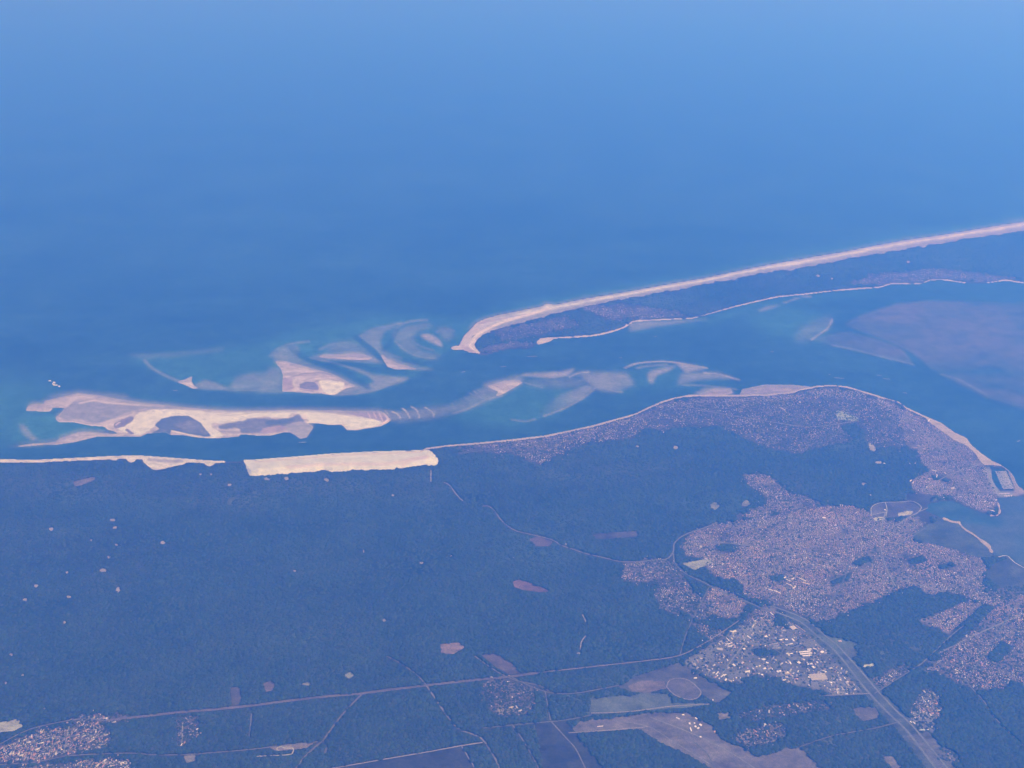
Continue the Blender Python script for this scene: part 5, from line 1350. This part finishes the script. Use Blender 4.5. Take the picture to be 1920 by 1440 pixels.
for k, (a, b, c, d, w) in enumerate([(1608, 925, 1618, 920, 9), (1620, 919, 1628, 914, 10), (1633, 912, 1640, 908, 9), (1612, 930, 1624, 924, 9), (1628, 922, 1640, 917, 9), (1645, 903, 1651, 902, 12), (1646, 908, 1652, 906, 9),
                                     (1604, 915, 1640, 901, 5), (1640, 919, 1650, 914, 8), (1655, 913, 1652, 917, 8)]):
    hall(a, b, c, d, w, 8, (0.62, 0.63, 0.62) if k % 2 else (0.5, 0.52, 0.52), ['lowest-left long shed', 'second shed up the slope', 'third shed up the slope', 'lower-row west shed', 'lower-row middle shed', 'bright top corner block',
         'grey block under the top corner', 'thin long northern wall building', 'lower-row east shed', 'small tilted end shed'][k] + ' of the port sheds above the marsh', 'shed', 'shed', 'slanting rows of pale sheds above the marsh', ridge=0.8)

# ------------------------------------------------------------------ marina
x, y = at(1881, 899, 0)
pv_, pf_, pc_ = [], [], []
pier_pts = []
for k in range(16):
    f_ = k / 15
    ul, vl = 1866 + f_ * 14, 884 + f_ * 32
    ur, vr = 1887 + f_ * 14, 884 + f_ * 31
    pier_pts.append(((ul, vl), (ur, vr)))
mar = bpy.data.objects.new('marina_pontoons', None)
C.objects.link(mar)
mx, my = at(1880, 900, 0)
mar.location = (float(mx), float(my), 0)
tag(mar, 'rows of pale pontoons inside the marina basin', 'pontoons')
bco, bfc, btc = [], [], []
for (p, q) in pier_pts:
    (xa, xb), (ya, yb) = at([p[0], q[0]], [p[1], q[1]], 0.6)
    Ln = math.hypot(xb - xa, yb - ya)
    dx, dy = (xb - xa) / Ln, (yb - ya) / Ln
    nx, ny = -dy * 2.0, dx * 2.0
    cc = [(xa + nx - mx, ya + ny - my, 0.6), (xb + nx - mx, yb + ny - my, 0.6), (xb - nx - mx, yb - ny - my, 0.6), (xa - nx - mx, ya - ny - my, 0.6)]
    cc += [(a, b, -0.3) for a, b, _ in cc]
    mesh_ob('pontoon', np.array(cc), np.array([(0, 3, 2, 1), (0, 1, 5, 4), (2, 3, 7, 6), (1, 2, 6, 5), (3, 0, 4, 7)]), M_BUILD, tint=np.tile((0.5, 0.5, 0.48), (8, 1)), parent=mar)
    nb = int(Ln / 7)
    for j in range(nb):
        for sgn in (-1, 1):
            if RNG.random() < 0.12:
                continue
            t_ = (j + 0.5) / nb * Ln
            ln = 9 + 6 * RNG.random()
            px_, py_ = xa + dx * t_ - dy * sgn * (3 + ln / 2), ya + dy * t_ + dx * sgn * (3 + ln / 2)
            ax, ay = -dy * sgn, dx * sgn
            wv = 1.7
            b = len(bco)
            z0, z1 = 0.02, 1.6
            hull = [(-ln / 2, -wv), (ln * 0.15, -wv), (ln / 2, 0), (ln * 0.15, wv), (-ln / 2, wv)]
            for zz in (z0, z1):
                for (hx_, hy_) in hull:
                    bco.append((px_ + ax * hx_ - ay * hy_, py_ + ay * hx_ + ax * hy_, zz))
            for e_ in range(5):
                bfc.append((b + e_, b + (e_ + 1) % 5, b + 5 + (e_ + 1) % 5, b + 5 + e_))
            bfc.append((b + 5, b + 6, b + 8, b + 9))
            bfc.append((b + 6, b + 7, b + 8, b + 8))
            btc += [np.array((0.7, 0.72, 0.74)) * (0.6 + 0.5 * RNG.random())] * 10
bq = [f for f in bfc if len(set(f)) == 4]
bt = [tuple(dict.fromkeys(f)) for f in bfc if len(set(f)) == 3]
tag(mesh_ob('moored_boats', np.array(bco), [np.array(bq), np.array(bt)], M_BUILD, tint=np.array(btc)), 'dense white boats moored along the marina pontoons', 'boats', kind='stuff')
tag(ribbon('breakwater', [(1863, 874), (1876, 873), (1889, 881), (1899, 892), (1905, 906), (1912, 915)], 14, (0.34, 0.32, 0.29), G + 1.6, 'curved stone breakwater sheltering the marina', 'breakwater'), kind='thing')
for k, (u, v) in enumerate([(1884, 931), (1887, 931.5), (1890, 931.5), (1893, 931), (1896, 931)]):
    hall(u, v, u + 1.0, v - 3.2, 5, 5, WHITE, ['first', 'second', 'third', 'fourth', 'fifth'][k] + ' white boat shed counted from the town along the marina quay', 'boat shed', 'boat_shed', 'boat sheds on the marina quay', vents=False)
hall(1874, 925.5, 1893, 924.5, 9, 5, (0.66, 0.67, 0.66), 'long white quay building at the marina', 'building', 'town_building', vents=False)

# ------------------------------------------------------------------ boats under way
BOATS = [(326, 732, 180, 60, 'white motorboat crossing the western channel below the hooked islet'), (561, 829.3, 182, 110, 'boat with a thin wake off the lobe of the long sandbank'), (1006, 668, 5, 190, 'boat racing toward the cape port with a long wake'),
         (1165, 670.5, 0, 40, 'boat crossing the middle of the inlet under the cape spit'), (1582, 709.5, -13, 170, 'fast boat trailing a long wake off the northern beach'), (1556, 702, -10, 30, 'white boat ahead of the long wake off the northern beach'),
         (1645, 703.2, 165, 70, 'boat passing the narrow tidal tongue'), (1667, 711, -14, 100, 'boat with a wake in the eastern channel'), (1451, 660, -12, 60, 'boat in the open bay north of the grey sand strip'),
         (871, 697, 20, 60, 'boat north of the ridged sandbar'), (1230, 631, -20, 40, 'boat close under the bay side of the cape'), (948, 687, 12, 90, 'boat heading along the channel below the cape tip'),
         (1700, 737, -15, 60, 'boat close to the corner of the town shore'), (1912, 826, 30, 60, 'boat near the picture edge off the marina')]
for (u, v, deg, wl, lab) in BOATS:
    x, y = at(u, v, 0)
    e = bpy.data.objects.new('motorboat', None)
    C.objects.link(e)
    e.location = (float(x), float(y), 0)
    e.rotation_euler = (0, 0, math.radians(deg))
    tag(e, lab, 'boat', 'boats under way in the bay')
    ln, w = 15.0, 2.6
    prof = [(-ln / 2, -w), (ln * 0.1, -w), (ln * 0.35, -w * 0.6), (ln / 2, 0), (ln * 0.35, w * 0.6), (ln * 0.1, w), (-ln / 2, w)]
    co = [(a * 0.94, b * 0.75, 0.0) for a, b in prof] + [(a, b, 1.7) for a, b in prof]
    fq = [(i, (i + 1) % 7, 7 + (i + 1) % 7, 7 + i) for i in range(7)] + [(7, 8, 12, 13), (8, 9, 11, 12)]
    mesh_ob('hull', np.array(co), [np.array(fq), np.array([(9, 10, 11)])], M_BUILD, tint=np.tile((0.8, 0.8, 0.8), (14, 1)), parent=e)
    cb = [(-4, -1.8, 1.71), (2.5, -1.8, 1.71), (2.5, 1.8, 1.71), (-4, 1.8, 1.71), (-3.6, -1.5, 3.6), (1.2, -1.5, 3.6), (1.2, 1.5, 3.6), (-3.6, 1.5, 3.6)]
    mesh_ob('cabin', np.array(cb), np.array([(0, 1, 5, 4), (1, 2, 6, 5), (2, 3, 7, 6), (3, 0, 4, 7), (4, 5, 6, 7)]), M_BUILD, tint=np.tile((0.75, 0.76, 0.78), (8, 1)), parent=e)
    n = 8
    xs = -ln / 2 - np.linspace(0, wl, n)
    ws_ = np.linspace(3, 9, n)
    co = np.r_[np.c_[xs, ws_, np.full(n, 0.25)], np.c_[xs, -ws_, np.full(n, 0.25)]]
    i = np.arange(n - 1)
    fade = np.linspace(1, 0.25, n)[:, None]
    tt = np.r_[fade, fade] * np.array((0.6, 0.62, 0.62)) + (1 - np.r_[fade, fade]) * np.array((0.06, 0.13, 0.17))
    mesh_ob('wake', co, np.stack([i, n + i, n + i + 1, i + 1], 1), M_FOAM, tint=tt, parent=e)
# surf breaking on the bar
sk = ((((UU - 105) / 14) ** 2 + ((VV - 720 - (UU - 105) * 0.35) / 3.2) ** 2 + 7.0 * noise(3, 2, 121, 2)) < -0.5)
o = sheet('surf', sk, 0.4, np.array((0.5, 0.56, 0.58)), M_FOAM, 1)
if o:
    tag(o, 'small patch of white surf breaking north of the long sandbank', 'surf', kind='stuff')

# ------------------------------------------------------------------ haze: the air between the plane and the ground
bx_ = 200000.0
hz0, hz1 = -2.0, CAM_H + 30
hv = [(-bx_, -bx_, hz0), (bx_, -bx_, hz0), (bx_, bx_, hz0), (-bx_, bx_, hz0), (-bx_, -bx_, hz1), (bx_, -bx_, hz1), (bx_, bx_, hz1), (-bx_, bx_, hz1)]
hf = [(0, 3, 2, 1), (4, 5, 6, 7), (0, 1, 5, 4), (1, 2, 6, 5), (2, 3, 7, 6), (3, 0, 4, 7)]
hm = bpy.data.materials.new('haze_air')
hm.use_nodes = True
hn = hm.node_tree
hn.nodes.remove(hn.nodes['Principled BSDF'])
vol = hn.nodes.new('ShaderNodeVolumePrincipled')
hn.links.new(vol.outputs[0], hn.nodes['Material Output'].inputs['Volume'])
vol.inputs['Color'].default_value = (0.0497, 0.2658, 0.97, 1)
vol.inputs['Absorption Color'].default_value = (0.9163, 0.6617, 0.0, 1)
vol.inputs['Density'].default_value = 7.2e-5
vol.inputs['Anisotropy'].default_value = 0.28
o = mesh_ob('haze', np.array(hv), np.array(hf), hm)
tag(o, 'blue summer haze filling the air above sea and land', 'haze', kind='stuff')
